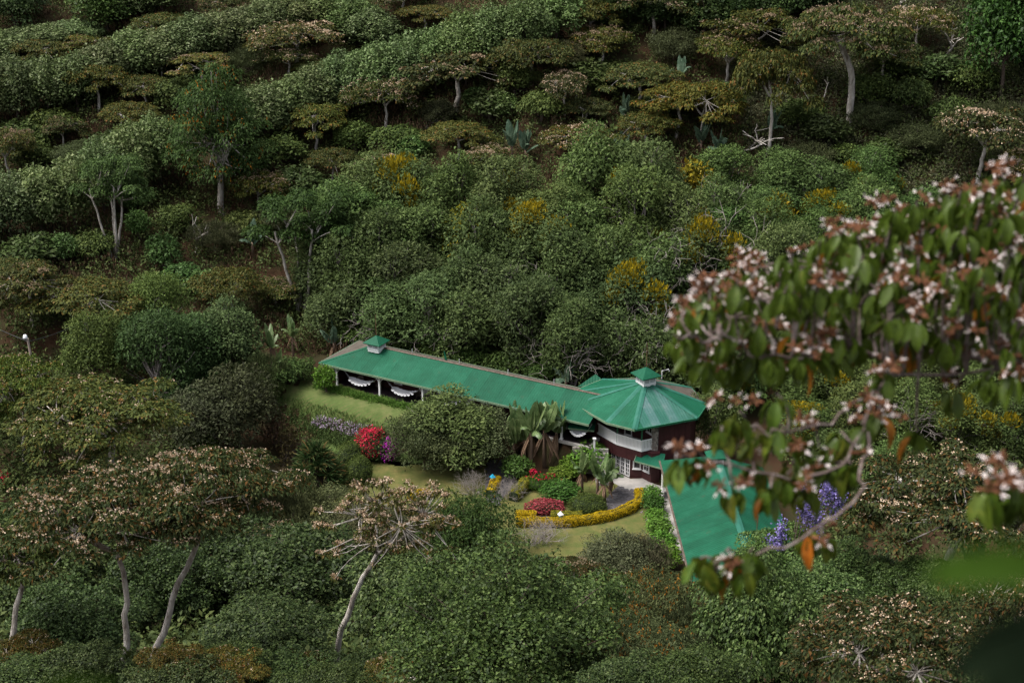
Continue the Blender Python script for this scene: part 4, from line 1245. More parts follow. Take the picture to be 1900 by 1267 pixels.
# ---- slate drive, stones laid one by one
def inpoly(x, y, poly):
    c = False
    for i in range(len(poly)):
        a, b = poly[i], poly[i - 1]
        if (a.y > y) != (b.y > y) and x < (b.x - a.x) * (y - a.y) / (b.y - a.y) + a.x: c = not c
    return c
slate = sheet('slate_drive', [(1150, 898), (1172, 908), (1188, 922), (1172, 942), (1120, 958), (1040, 966), (958, 968), (958, 958), (1040, 957), (1090, 950), (1120, 936), (1132, 915)], 0.045, M['mortar'], 'dark crazy-paved slate drive curving inside the yellow hedge', 'path')
yard = sheet('slate_yard', [(900, 905), (905, 862), (935, 836), (990, 832), (1000, 850), (960, 872), (950, 900), (925, 935), (905, 930)], 0.045, M['mortar'], 'dark slate paving in the shade below the banana plants', 'path')
plaza = sheet('slate_path', [(540, 905), (575, 892), (600, 905), (585, 930), (548, 925)], 0.045, M['mortar'], 'short piece of slate path by the variegated strap-leaved clump', 'path')
stm = []
for i in range(7):
    r = np.random.default_rng(90 + i)
    k = 5 + i % 3
    pts = [((0.27 + 0.07 * r.random()) * math.cos(a), (0.27 + 0.07 * r.random()) * math.sin(a)) for a in (2 * math.pi * (j + 0.35 * r.random()) / k for j in range(k))]
    stm.append(MB().prism(pts, 0.0, 0.022).mesh('paving_stone', M['slate']))
for shp in (slate, yard, plaza):
    poly = [v.co.copy() for v in shp.data.vertices]
    xs = [p.x for p in poly]; ys = [p.y for p in poly]
    row = 0
    y = min(ys)
    while y < max(ys):
        x = min(xs) + (row % 2) * 0.3
        while x < max(xs):
            qx, qy = x + RNG.normal() * 0.04, y + RNG.normal() * 0.04
            if inpoly(qx, qy, poly):
                link('paving_stone', stm[int(RNG.integers(7))], shp, (qx, qy, 0.046), (0, 0, RNG.random() * 6.28))
            x += 0.6
        y += 0.54; row += 1

# ---- bird houses, lamp pole
def birdhouse(px, py, roofm, bodym, label):
    p = atz(px, py, 0.02)
    root = tag(empty('bird_house', p, 0.5), label, 'bird house', 'painted bird houses in the garden')
    MB().tube([(0, 0, 0), (0, 0, 0.9)], 0.035, 6).build('post', M['white'], root)
    MB().box((-0.2, -0.2, 0.9), (0.2, 0.2, 1.32)).build('box', M[bodym], root)
    MB().lathe([(0.045, 0), (0.045, 0.02)], 8).build('entrance_hole', M['glass'], root).matrix_local = Matrix.Translation((0, -0.2, 1.15)) @ Matrix.Rotation(math.pi / 2, 4, 'X')
    root.scale = (0.72, 0.72, 0.72)
    v = [(-0.3, -0.3, 1.32), (0.3, -0.3, 1.32), (0.3, 0.3, 1.32), (-0.3, 0.3, 1.32), (0, 0, 1.78)]
    MB().add(v, [(0, 1, 4), (1, 2, 4), (2, 3, 4), (3, 0, 4), (3, 2, 1, 0)]).build('roof', M[roofm], root)
birdhouse(1040, 972, 'white', 'bluepaint', 'little blue bird house with white roof, by the curved yellow hedge')
birdhouse(914, 902, 'bluepaint', 'ochre', 'little ochre bird house with bright blue roof among golden shrubs')

lp_ = ground(76, 770)
LH = ztop(lp_.y, 628) - lp_.z
lamp = tag(empty('street_lamp', lp_), 'wooden lamp pole with white lamp standing on the brushy slope', 'street lamp')
MB().tube([(0, 0, -0.5), (-0.12, 0, LH * 0.5), (-0.3, 0, LH)], [0.16, 0.13, 0.10], 8).build('pole', M['pole'], lamp)
MB().tube([(-0.3, 0, LH - 0.2), (-0.4, -0.2, LH + 0.15)], 0.04, 6).build('arm', M['metalgrey'], lamp)
MB().lathe([(0.10, 0.5), (0.22, 0.42), (0.30, 0.12), (0.28, 0.0), (0.1, -0.06)][::-1], 12, c=(0, 0, 0)).build('lamp_head', M['lampwhite'], lamp, True).matrix_local = Matrix.Translation((-0.42, -0.22, LH + 0.1)) @ Matrix.Scale(0.72, 4)
a = lp_ + Vector((-0.3, 0, LH - 0.3))
for e, lab in ((ground(150, 700) + Vector((2, 1, 6.5)), 'black overhead cable running from the lamp pole into the dense green tree'), (ground(0, 720) + Vector((-8, 4, 9)), 'black overhead cable running from the lamp pole out past the edge')):
    pts = [a.lerp(e, t) + Vector((0, 0, -1.2 * 4 * t * (1 - t) * 0.3)) for t in np.linspace(0, 1, 9)]
    tag(MB().tube(pts, 0.035, 5).build('cable', M['cable']), lab, 'cable')
# ------------------------------------------------------------------ vegetation
def projv(P):
    zz = P[:, 2] - CAM_H
    f = P[:, 1] * CP - zz * SP
    w = P[:, 1] * SP + zz * CP
    return 950 + FPX * P[:, 0] / f, 633.5 - FPX * w / f

def inpolyv(x, y, poly):
    c = np.zeros(len(x), bool)
    for i in range(len(poly)):
        (ax, ay), (bx, by) = poly[i], poly[i - 1]
        if ay == by: continue
        t = ((ay > y) != (by > y)) & (x < (bx - ax) * (y - ay) / (by - ay) + ax)
        c ^= t
    return c

HERE = 'olive flat-topped shade tree '
GI = 'shade trees on the far hillside'
# -- windbreak rows on the hillside
ROWS = [
 ('lowest hedgerow', [(-30, 455, 345), (25, 452, 330), (80, 440, 318), (140, 430, 305), (195, 405, 275), (245, 372, 248), (300, 345, 225), (440, 292, 180), (490, 262, 170), (540, 245, 150), (590, 230, 128), (645, 218, 108), (700, 205, 88), (755, 192, 75), (810, 176, 60), (865, 158, 42), (920, 135, 22), (975, 112, 2), (1030, 84, -20)]),
 ('second hedgerow', [(-20, 235, 125), (35, 232, 120), (90, 222, 115), (145, 205, 108), (200, 178, 84), (255, 158, 68), (305, 142, 60), (360, 122, 40), (410, 108, 28), (460, 92, 18), (510, 78, 5), (560, 62, -5), (610, 58, -15), (655, 72, 2), (690, 95, 20)]),
 ('highest hedgerow', [(-10, 118, 62), (45, 110, 55), (95, 96, 48), (140, 86, 42), (250, 40, -25), (300, 25, -45)]),
]
for rn, row in ROWS:
    for i, (x, b, t) in enumerate(row):
        T('windbreak', 'windbreak_tree', x, b, t, 104, f'grey-green dense windbreak tree, {ORD[i]} from the left in the {rn}', 'tree', 'windbreak trees in hillside hedgerows', tint=(1.12, 1.12, 1.1) if x < 600 else (1.0, 1.1, 1.0))
for i, (x, b, t, w) in enumerate([(1100, 62, -40, 110), (1165, 52, -40, 100), (1235, 62, -30, 110), (1305, 75, -20, 110), (1370, 62, -35, 120), (1440, 52, -45, 120), (1510, 40, -50, 110)]):
    T('evergreen_far', 'evergreen_tree', x, b, t, w, f'dark glossy evergreen along the top edge, {ORD[i]} from the left', 'tree', 'dark evergreens at the top of the hill', tint=(0.75, 0.85, 0.8))
T('evergreen_far', 'evergreen_tree', 200, 60, -40, 120, 'dark evergreen between the two upper hedgerows', tint=(1, 1.1, 0.9))
T('evergreen_far', 'evergreen_tree', 30, 60, -50, 120, 'dark evergreen in the upper corner above the highest hedgerow', tint=(0.8, 0.9, 0.9))
T('evergreen_far', 'evergreen_tree', 1858, 178, -60, 150, 'dark leafy tree at the upper corner with bare foot', tint=(0.55, 0.8, 0.5), var=0)
T('evergreen_far', 'evergreen_tree', 1930, 160, -80, 160, 'dark leafy tree cut by the edge beside the bare-footed tree', tint=(0.6, 0.8, 0.5), var=1)

# -- shade trees on the far hillside: foot x, foot y, top y, width, kind, tint, words
F_, P_, U_ = 'inga_far', 'inga_far_flower', 'inga_umbrella'
O1, O2, O3 = (1, 1, 1), (1.15, 1.08, 0.9), (0.8, 0.85, 0.9)
SH = [
 (82, 140, 72, 120, F_, O1, 'on the left between the two upper hedgerows'),
 (160, 122, 62, 95, F_, O2, 'right of the one between the upper hedgerows'),
 (308, 88, 25, 130, F_, O1, 'above the second hedgerow, under its rising end'),
 (420, 50, -15, 100, F_, O3, 'at the top edge above the second hedgerow'),
 (548, 128, 38, 160, P_, O1, 'full of buff blossom, upslope of the lowest hedgerow'),
 (535, 150, 88, 110, P_, O1, 'in buff blossom below the larger blossoming one'),
 (300, 150, 95, 95, P_, O3, 'thin and pale, standing at the foot of the second hedgerow'),
 (375, 165, 96, 130, F_, O2, 'above the tall orange-spiked tree'),
 (185, 205, 118, 125, F_, O2, 'with leaning pale trunk below the second hedgerow'),
 (270, 210, 140, 110, F_, O1, 'left of the top of the orange-spiked tree'),
 (245, 262, 190, 125, F_, O2, 'just above the lowest hedgerow near the orange-spiked tree'),
 (22, 335, 238, 105, F_, O1, 'at the left edge above the lowest hedgerow'),
 (120, 285, 215, 80, F_, O3, 'small, on the brown slope above the lowest hedgerow'),
 (590, 282, 190, 130, F_, O2, 'on twin pale stems right of the orange-spiked tree'),
 (488, 400, 318, 115, F_, O2, 'low, below the foot of the orange-spiked tree'),
 (618, 352, 275, 100, F_, O1, 'above the wood, right of the low one'),
 (715, 248, 140, 130, P_, O3, 'nearly bare with forked white trunk below the lowest hedgerow'),
 (852, 208, 92, 200, F_, O3, 'broad with two pale stems under the lowest hedgerow'),
 (985, 168, 70, 155, F_, O1, 'at the upper end of the lowest hedgerow'),
 (1092, 92, -5, 130, F_, O2, 'below the dark evergreens on a curved stem'),
 (1112, 135, 48, 125, F_, O2, 'bushy, beneath the curved-stem one'),
 (1046, 210, 132, 100, P_, O3, 'small grey-green with thin twin stems'),
 (1190, 196, 118, 150, F_, O1, 'wide and low, right of the small twin-stemmed one'),
 (1085, 238, 182, 110, F_, O3, 'low, beside the bluish banana plants'),
 (850, 296, 228, 125, F_, O2, 'at the upper left rim of the wood'),
 (1070, 305, 232, 150, P_, O2, 'in tan blossom on the upper rim of the wood'),
 (905, 320, 268, 90, P_, O2, 'small, in tan blossom left of the banana plants'),
 (1200, 285, 208, 125, F_, O2, 'on the rim of the wood between two banana clumps'),
 (1255, 255, 155, 145, F_, (1.35, 1.15, 0.7), 'yellowish olive, above the right part of the wood'),
 (718, 350, 285, 125, P_, O1, 'low on the upper left rim of the wood'),
 (1215, 75, -45, 150, P_, O3, 'on a tall white forked trunk cut by the top edge'),
 (745, 35, -30, 110, P_, O3, 'cut by the top edge, with white trunk'),
 (790, 60, 10, 110, F_, O2, 'above the lowest hedgerow near the top edge'),
 (1400, 135, 15, 175, F_, (1.1, 1.0, 0.75), 'broad and bronze, left of the huge umbrella tree'),
 (1350, 160, 62, 140, F_, (1.1, 1.0, 0.75), 'bronze, below the broad bronze one'),
 (1426, 285, 88, 150, F_, O2, 'on a tall grey forked stem beside the banana clump'),
 (1300, 275, 152, 150, F_, (1.3, 1.1, 0.75), 'yellowish olive, in front of the bronze pair'),
 (1640, 160, 70, 120, F_, O3, 'shrubby, right of the umbrella tree'),
 (1700, 105, 8, 110, P_, O2, 'with tan blossom near the top edge on the right'),
 (1810, 340, 198, 200, P_, O3, 'dense and broad with faded blossom on the right slope'),
 (1905, 370, 275, 140, P_, O2, 'pale with blossom at the right edge above the near branch'),
 (65, 605, 490, 150, F_, O1, 'broad, on the left slope above the lamp pole'),
 (160, 625, 525, 200, F_, O2, 'broadest on the left slope, right of the lamp pole top'),
 (30, 560, 480, 110, F_, O3, 'at the left edge beside the broad pair'),
 (430, 600, 500, 130, F_, O2, 'left of the wood above the garden bananas'),
 (515, 570, 520, 110, F_, O1, 'thin, between the banana clump and the wood'),
 (590, 160, 110, 90, F_, O3, 'tucked against the lower side of the lowest hedgerow'),
]
for x, b, t, w, k, c, lab in SH:
    T(k, 'shade_tree', x, b, t, w * 1.12, HERE + lab, 'tree', GI, tint=c)
T(U_, 'umbrella_tree', 1574, 240, 8, 250, 'huge umbrella-shaped shade tree with bent pale trunk on the right slope', rz=0.0)

# -- single trees of the left and middle slope
T('silky_oak', 'silky_oak_tree', 412, 398, 132, 195, 'tall dark green tree with hanging orange flower spikes', tint=(0.72, 0.8, 0.7))
T('slender', 'slender_tree', 212, 478, 275, 125, 'slender green tree on several thin white stems', tint=(0.85, 0.9, 0.9))
T('slender', 'slender_tree', 560, 575, 340, 165, 'tall fresh green tree with white stems at the left end of the wood', tint=(0.8, 0.9, 0.75))
T('slender', 'slender_tree', 625, 500, 345, 130, 'fresh green tree rising over the upper left corner of the wood', tint=(0.95, 1.0, 0.8))
T('feathery_light', 'layered_tree', 300, 640, 505, 150, 'light green feathery tree with layered branches above the dense tree', tint=(1.35, 1.25, 1.0))
T('bright_tree', 'dense_tree', 182, 735, 588, 120, 'dense round bright green tree right of the lamp pole', tint=(1.0, 1.0, 0.8), var=0)
T('feathery_light', 'feathery_tree', 300, 760, 575, 190, 'wide feathery mid-green tree in front of the layered one', tint=(0.85, 0.95, 1.0))
T('wood', 'feathery_tree', 370, 740, 585, 150, 'greyish feathery tree beside the wide mid-green one', tint=(0.9, 1.0, 0.95))
T('wood', 'feathery_tree', 425, 690, 560, 150, 'grey-green feathery tree left of the garden bananas', tint=(0.9, 0.9, 0.95))
T('wood', 'feathery_tree', 350, 690, 600, 140, 'low grey-green feathery tree below the layered one')
T('purple_tree', 'dull_leaved_tree', 445, 830, 690, 145, 'dark dull-leaved tree left of the terrace lawn', tint=(0.85, 1.0, 0.7), var=0)
T('purple_tree', 'dull_leaved_tree', 380, 850, 730, 150, 'dark dull-leaved tree behind the leafy shade tree', tint=(0.9, 1.1, 0.9))
T('olive_bush', 'olive_tree', 478, 760, 660, 110, 'dusty green bush at the left end of the terrace lawn', 'bush', tint=(0.75, 0.95, 0.7))
T('inga_near_olive', 'shade_tree', 45, 860, 668, 210, 'yellow-green rounded shade tree at the left edge under the lamp pole', tint=(1.2, 1.35, 0.95))
for i, (x, b, t, w, lab) in enumerate([(120, 492, 438, 56, 'round pale green shrub alone on the brown left slope'), (305, 505, 440, 60, 'round green shrub beside the bare forked tree'), (258, 445, 395, 46, 'small round shrub right of the slender white stems'),
        (340, 535, 492, 70, 'pale green shrub above the layered tree'), (385, 560, 505, 62, 'grey-green shrub touching the layered tree'), (932, 225, 176, 58, 'round bright shrub on the red soil below the broad shade tree'),
        (248, 390, 355, 50, 'small dark round shrub under the lowest hedgerow'), (880, 200, 165, 40, 'dark round shrub beside the twin pale stems'), (770, 300, 255, 60, 'dark round shrub at the upper rim of the wood')]):
    T('round_shrub', 'round_shrub', x, b, t, w, lab, 'shrub', tint=(0.75, 1.0, 0.7))
T('bare_fork', 'bare_tree', 362, 470, 372, 60, 'leafless forked white tree on the left slope', var=1)
T('bare_fork', 'bare_tree', 1515, 200, 110, 60, 'broken white snag left of the umbrella trunk', var=0)
T('bare_fork', 'bare_tree', 1750, 105, 10, 70, 'leafless pale leaning tree near the upper right corner', var=1)
T('bare_fork', 'bare_tree', 1680, 30, -30, 60, 'leafless white tree cut by the top edge', var=0)
T('bare_fork', 'bare_tree', 1385, 275, 215, 110, 'bare crooked grey limbs leaning over the banana clump', var=1)
T('bare_fork', 'bare_tree', 790, 240, 205, 50, 'small bleached stump branches on the red soil', var=1)

# -- the wood behind the houses
k = 0
WR = [(690, [(655, 1), (725, 1), (800, 1), (885, 1), (970, 1), (1055, 1), (1140, 1), (1225, 1), (1310, 1)]),
      (630, [(600, 1), (680, 1), (760, 1), (845, 1), (930, 1), (1015, 1), (1100, 1), (1185, 1), (1270, 1)]),
      (560, [(620, 1), (705, 1), (790, 1), (875, 1), (960, 1), (1045, 1), (1130, 1), (1215, 1), (1300, 1)]),
      (510, [(650, 1), (735, 1), (820, 1), (905, 1), (990, 1), (1075, 1), (1160, 1), (1245, 1)]),
      (455, [(690, 1), (775, 1), (860, 1), (945, 1), (1030, 1), (1115, 1), (1200, 1)])]
names = ['bottom', 'second', 'third', 'fourth', 'fifth', 'uppermost']
YEL = {(4, 3), (3, 4), (2, 6), (4, 6), (3, 7), (4, 1), (1, 7), (2, 8)}
for ri, (yb, xs) in enumerate(WR):
    for i, (x, _) in enumerate(xs):
        jx, jb = RNG.normal() * 12, RNG.normal() * (4 if ri == 0 else 9) + (x - 900) * (0.165, 0.10, 0.05, 0, 0)[ri] - (8, 6, 0, 0, 0)[ri]
        hh = 152 + 22 * RNG.normal()
        yl = (ri, i) in YEL
        tt = (1.0, 1.0, 1.0) if ri < 2 else (1.1, 1.1, 1.0) if ri < 3 else (1.25, 1.22, 1.1)
        T('wood_yellow' if yl else 'wood', 'feathery_tree', x + jx, yb + jb, yb + jb - hh, 158 + 30 * RNG.random(),
          f'grey-green feathery tree{" with yellow clumps" if yl else ""} behind the long roof, {names[ri]} tier, {ORD[i]} from left', 'tree', 'feathery wood behind the house', tint=tt)
for i, (x, b, t, w) in enumerate([(830, 650, 575, 120), (960, 610, 520, 130), (1290, 480, 370, 150), (1250, 560, 470, 130), (690, 640, 590, 90), (1190, 690, 590, 130), (1120, 470, 400, 110), (1060, 700, 650, 120)]):
    T('bare_grey', 'bare_tree', x, b + 10, t - 45, w * 1.25, ['tangle of bare grey branches hanging low in the middle of the wood', 'bare grey branchy tree in the centre of the wood', 'large bleached bare tree at the right end of the wood', 'bare drooping branches below the bleached tree',
      'bare grey branches just above the roof cupola of the long house', 'bare grey tree right behind the round tower', 'thin bare tree near the wood\'s upper rim', 'bare grey tangle above the ridge of the long roof'][i], 'tree', 'bare trees in the wood')
for i, (x, b, t, w, lab) in enumerate([(885, 500, 418, 105, 'big mustard-yellow crown in the middle of the wood'), (1440, 455, 395, 50, 'round orange-yellow crown near the upper end of the near branch'), (935, 440, 385, 40, 'small mustard-yellow crown above the big yellow one'), (1020, 520, 455, 60, 'yellow-green crown right of the big yellow one'),
        (1290, 395, 335, 70, 'orange-yellow crown on the bleached tree'), (1165, 420, 370, 60, 'yellow-green crown at the upper right of the wood')]):
    T('round_shrub', 'yellow_tree', x, b + 12, t - 28, w * 1.15, lab, 'tree', 'mustard-yellow crowns', tint=(1.9, 1.25, 0.22))
# -- the slope to the right, behind the near branch
k = 0
for ri, (yb, x0, x1) in enumerate([(400, 1330, 1640), (450, 1330, 1800), (505, 1330, 1930), (565, 1360, 1930), (625, 1370, 1930), (690, 1370, 1930), (760, 1350, 1930), (835, 1500, 1930)]):
    x = x0; i = 0
    while x < x1:
        kd = 'wood_yellow' if (ri >= 5 and (i % 2 == 0)) or (i + ri) % 7 == 3 else 'wood'
        T(kd, 'feathery_tree', x + RNG.normal() * 12, yb + RNG.normal() * 8, yb - 112 + 14 * RNG.normal(), 135 + 20 * RNG.random(),
          f'mid-green feathery tree{" with yellow clumps" if kd != "wood" else ""} on the right slope, {ORD[ri]} tier down, {ORD[i]} along', 'tree', 'feathery trees of the right slope', tint=(1.2, 1.35, 1.1) if ri < 5 else (1.05, 1.05, 0.85))
        x += 96; i += 1
T('wood_yellow', 'feathery_tree', 1560, 915, 800, 150, 'feathery tree with yellow clumps behind the violet flower spikes', tint=(1.0, 1.05, 0.85))
T('wood', 'feathery_tree', 1660, 925, 815, 150, 'feathery green tree behind the top of the wide russet tree', tint=(1.0, 1.05, 0.85))
T('bare_grey', 'bare_tree', 1690, 830, 725, 130, 'bare purplish-grey tree among yellow clumps right of the low roof', var=1)
T('bare_grey', 'bare_tree', 1480, 410, 330, 60, 'thin bare pale tree on the upper right slope', var=0)
T('wood', 'feathery_tree', 1320, 850, 715, 120, 'feathery grey-green tree leaning on the right wall of the tower', tint=(1.25, 1.15, 1.0))
T('evergreen_far', 'evergreen_tree', 1265, 700, 600, 120, 'dark leafy tree behind the tower cupola', tint=(0.8, 0.9, 0.8))
for i, (x, b, t, w) in enumerate([(640, 646, 600, 70), (735, 662, 622, 70), (805, 674, 630, 80), (872, 685, 640, 80), (942, 697, 655, 80), (1012, 709, 668, 80), (1080, 716, 675, 80), (1140, 712, 665, 90), (1300, 725, 665, 100), (1365, 760, 690, 100)]):
    T('dark_shrub', 'dark_shrub', x, b, t, w, f'dark glossy shrub at the foot of the wood, {ORD[i]} from the left behind the roofs', 'shrub', 'dark shrubs behind the roofs', tint=(0.8, 1.0, 0.8))

# -- bushy shrubs scattered over the open parts of the hillside
for words_, row in [('below the second hedgerow', [(40, 285), (105, 262), (215, 305), (150, 320), (65, 318), (330, 205), (395, 205), (455, 150)]),
                   ('below the lowest hedgerow', [(60, 500), (170, 480), (330, 430), (455, 330), (520, 310), (555, 375), (455, 440), (400, 470), (520, 440), (660, 285), (745, 285), (815, 235), (905, 225), (1005, 225), (955, 180)]),
                   ('on the slope under the dark evergreens', [(1040, 130), (1155, 165), (1250, 120), (1330, 215), (1235, 225), (1090, 175)]),
                   ('on the open right slope', [(1480, 240), (1530, 270), (1620, 250), (1680, 210), (1740, 160), (1700, 290), (1640, 310), (1570, 320), (1760, 240), (1800, 180), (1500, 320), (1850, 250), (1660, 150), (1610, 200)])]:
    for i, (x, b) in enumerate(sorted(row)):
        kd = ('dark_shrub', 'round_shrub', 'olive_bush', 'dark_shrub')[(i * 3 + len(words_)) % 4]
        hp = 46 + 16 * RNG.random()
        T(kd, 'hill_shrub', x, b, b - hp, 74 + 26 * RNG.random(), f'bushy hillside shrub {words_}, {ORD[i]} from the left', 'shrub', 'bushy shrubs on the hillside', tint={'dark_shrub': (1, 1.05, 0.9), 'round_shrub': (0.55, 0.62, 0.5), 'olive_bush': (0.75, 0.85, 0.65)}[kd])

# -- near trees at the bottom of the picture
T('inga_near_olive', 'shade_tree', 200, 930, 715, 380, 'leafy olive shade tree with pale trunk left of the garden, above the blossoming one', tint=(1.05, 1.15, 1.0), rz=0.2, dep=0.75)
T('inga_tall_bent', 'shade_tree', 238, 1295, 890, 470, 'tall shade tree with russet blossoming crown and bent white trunk at lower left', rz=0.0, dep=0.55)
T('inga_tall_lean', 'shade_tree', 275, 1285, 850, 430, 'russet blossoming shade tree with trunk leaning right at lower left', rz=0.0, dep=0.55)
T('inga_edge', 'shade_tree', 5, 1285, 960, 270, 'shade tree at the lower left edge with leaning grey trunk', rz=0.0, tint=(0.85, 1.0, 0.9), dep=0.6)
T('inga_near', 'shade_tree', 440, 1010, 830, 250, 'russet blossoming shade tree beside the variegated strap-leaved clump', rz=-0.2, dep=0.5)
T('inga_sparse', 'shade_tree', 625, 1262, 885, 285, 'thinly leaved shade tree covered in pale blossom on a long leaning trunk', rz=0.0, dep=0.8)
T('inga_near', 'shade_tree', 520, 1080, 970, 150, 'small pale-blossomed shade tree behind the dark evergreens', rz=0.3, tint=(0.9, 1.0, 0.9), dep=0.5)
T('inga_near', 'shade_tree', 1060, 1130, 1035, 150, 'low russet shade tree at the edge of the dry lawn', rz=3.1, dep=0.5)
T('inga_near_olive', 'shade_tree', 1180, 1170, 1075, 190, 'low brown-leaved shade tree below the olive bush', tint=(1.2, 0.95, 0.8), rz=0, dep=0.6)
T('inga_near', 'shade_tree', 1730, 1120, 862, 430, 'wide russet shade tree with buff blossom right of the low roof', rz=0.2)
T('inga_near', 'shade_tree', 1640, 1400, 1140, 420, 'big russet shade tree at the bottom right', rz=0.2, dep=0.8)
T('inga_near', 'shade_tree', 1870, 1330, 1050, 330, 'russet shade tree at the right edge behind the blurred leaf', rz=3.2, dep=0.8)
T('inga_near_olive', 'shade_tree', 1880, 1080, 880, 260, 'olive shade tree at the right edge above the blurred leaf', rz=3.2, dep=0.8)
EV = [(765, 1235, 1020, 240, 'broad dark evergreen below the dry lawn, left part'), (930, 1335, 1035, 385, 'broadest round evergreen below the dry lawn, in the middle'), (1075, 1290, 1075, 210, 'dark evergreen below the dry lawn, right part'),
      (560, 1190, 985, 260, 'dark evergreen left of the long leaning trunk'), (420, 1170, 975, 240, 'dark evergreen behind the right-leaning trunk'), (310, 1170, 1000, 190, 'dark evergreen between the two lower-left trunks'),
      (120, 1160, 955, 260, 'dark evergreen behind the lower-left edge tree'), (5, 1140, 930, 200, 'dark evergreen at the left edge'), (500, 1275, 1115, 230, 'lower dark evergreen between the two leaning trunks'), (150, 1260, 1085, 210, 'lower dark evergreen between the edge trunk and the bent white trunk')]
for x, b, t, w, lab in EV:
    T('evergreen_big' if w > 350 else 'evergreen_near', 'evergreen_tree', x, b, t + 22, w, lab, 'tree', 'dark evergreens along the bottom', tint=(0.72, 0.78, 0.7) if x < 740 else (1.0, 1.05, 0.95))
T('evergreen_near', 'evergreen_tree', 1395, 1320, 1065, 225, 'pale-flecked evergreen at the bottom under the low green roof', tint=(1.2, 1.25, 1.15))
T('evergreen_near', 'evergreen_tree', 1500, 1200, 1060, 200, 'small evergreen right of the pale-flecked one', tint=(1.1, 1.2, 1.0))
T('evergreen_near', 'evergreen_tree', 1440, 1130, 1000, 170, 'small evergreen under the corner of the low green roof', tint=(1.15, 1.25, 1.05))
for x, b, t, w, lab in [(1590, 1125, 1025, 150, 'dark shrubby evergreen beside the violet flower spikes'), (1700, 1150, 1050, 150, 'dark shrubby evergreen under the wide russet shade tree'), (1800, 1160, 1060, 150, 'dark shrubby evergreen above the blurred lime leaf')]:
    T('evergreen_near', 'evergreen_tree', x, b, t, w, lab, 'tree', 'shrubby evergreens under the russet tree', tint=(0.95, 1.0, 0.85))
T('silky_oak_near', 'silky_oak_tree', 1225, 1240, 1085, 230, 'dusty green tree with hanging orange spikes at the bottom', tint=(0.75, 0.9, 0.6))
T('silky_oak_near', 'silky_oak_tree', 1160, 1330, 1170, 240, 'dusty green tree at the bottom edge below the orange-spiked one', tint=(0.65, 0.75, 0.55))
T('olive_bush', 'olive_bush', 1270, 1320, 1180, 220, 'fine-leaved scrub at the bottom edge left of the pale-flecked evergreen', 'bush', tint=(0.6, 0.75, 0.6))
T('olive_bush', 'olive_bush', 1140, 1085, 1005, 140, 'grey-olive bush on the dry lawn', 'bush', var=0)
T('olive_bush', 'olive_bush', 1185, 1075, 1005, 110, 'fine grey bush behind the low brown tree', 'bush', var=1)
for i, (x, b, t, w, lab) in enumerate([(600, 1000, 925, 170, 'dusty olive bush below the variegated clump'), (530, 1010, 915, 150, 'dusty olive bush left of the slate path piece'), (680, 1040, 950, 150, 'dusty grey bush under the pale-blossomed tree'), (470, 1000, 905, 140, 'grey bush behind the russet tree'),
        (760, 1020, 955, 120, 'grey-green bush in front of the round dark tree'), (590, 1040, 975, 170, 'low dusty bush above the dark evergreens')]):
    T('olive_bush', 'olive_bush', x, b, t, w, lab, 'bush', 'dusty bushes of the lower garden', tint=(0.85, 0.95, 0.75))
for i, (x, b, t, w, lab) in enumerate([(60, 1300, 1190, 150, 'at the bottom left corner'), (440, 1330, 1220, 160, 'at the bottom between trunks'), (740, 1330, 1230, 150, 'at the bottom right of the leaning trunk'), (330, 1320, 1200, 140, 'at the foot of the right-leaning trunk'), (560, 1330, 1220, 140, 'at the bottom under the dark evergreens')]):
    T('inga_near_olive', 'young_shade_tree', x, b, t, w, 'young russet shade tree ' + lab, 'tree', 'young shade trees at the bottom', tint=(1.2, 0.9, 0.7))

for i, (x, b, t, w) in enumerate([(40, 1330, 1235, 170), (150, 1320, 1215, 170), (330, 1330, 1230, 170), (420, 1315, 1215, 170), (520, 1330, 1225, 170), (610, 1345, 1250, 150), (700, 1330, 1225, 170), (1180, 1345, 1240, 190), (1290, 1345, 1230, 190)]):
    T('evergreen_near', 'dark_shrub', x, b, t, w, f'dark low shrub along the bottom edge, {ORD[i]} from the left', 'shrub', 'dark shrubs along the bottom edge', tint=(0.75, 0.75, 0.65))

# -- garden planting
T('wood', 'garden_tree', 842, 862, 725, 205, 'grey-green spreading tree hiding the middle of the veranda', tint=(1.25, 1.2, 1.1), var=1)
T('olive_bush', 'garden_tree', 835, 872, 795, 120, 'dense grey-green lower growth of the veranda tree', 'bush', tint=(1.05, 1.15, 0.9), var=0)
T('olive_bush', 'garden_tree', 790, 870, 775, 130, 'grey-green bush beside the red bougainvillea', 'bush', tint=(0.95, 1.1, 0.85), var=0)
T('olive_bush', 'garden_tree', 890, 868, 765, 130, 'grey-green bush left of the tall banana plants', 'bush', tint=(0.95, 1.1, 0.85), var=0)
T('thuja', 'round_conifer', 868, 1030, 932, 165, 'round dense dark green tree in the lower garden', tint=(0.45, 0.55, 0.42))
T('dracaena', 'strap_leaved_clump', 588, 905, 826, 110, 'variegated strap-leaved clump by the slate path', 'plant')
T('bare_bush', 'bare_bush', 1000, 1008, 962, 130, 'leafless grey twiggy bush below the curved hedge', 'bush')
T('bare_bush', 'bare_bush', 940, 925, 882, 80, 'leafless grey bush between the two golden hedges', 'bush')
T('bare_bush', 'bare_bush', 880, 915, 868, 90, 'sparse twiggy bush left of the ochre bird house', 'bush')
T('brown_bush', 'brown_bush', 515, 830, 762, 80, 'brown feathery bush left of the lilac-flowered bank', 'bush')
T('brown_bush', 'brown_bush', 540, 850, 790, 90, 'olive-brown bush at the foot of the lilac-flowered bank', 'bush', tint=(0.7, 1.0, 0.6))
T('bright_tree', 'fern_bush', 375, 850, 790, 70, 'small fresh lime-green bush behind the russet blossoming crown', 'bush', tint=(1.4, 1.5, 0.8))
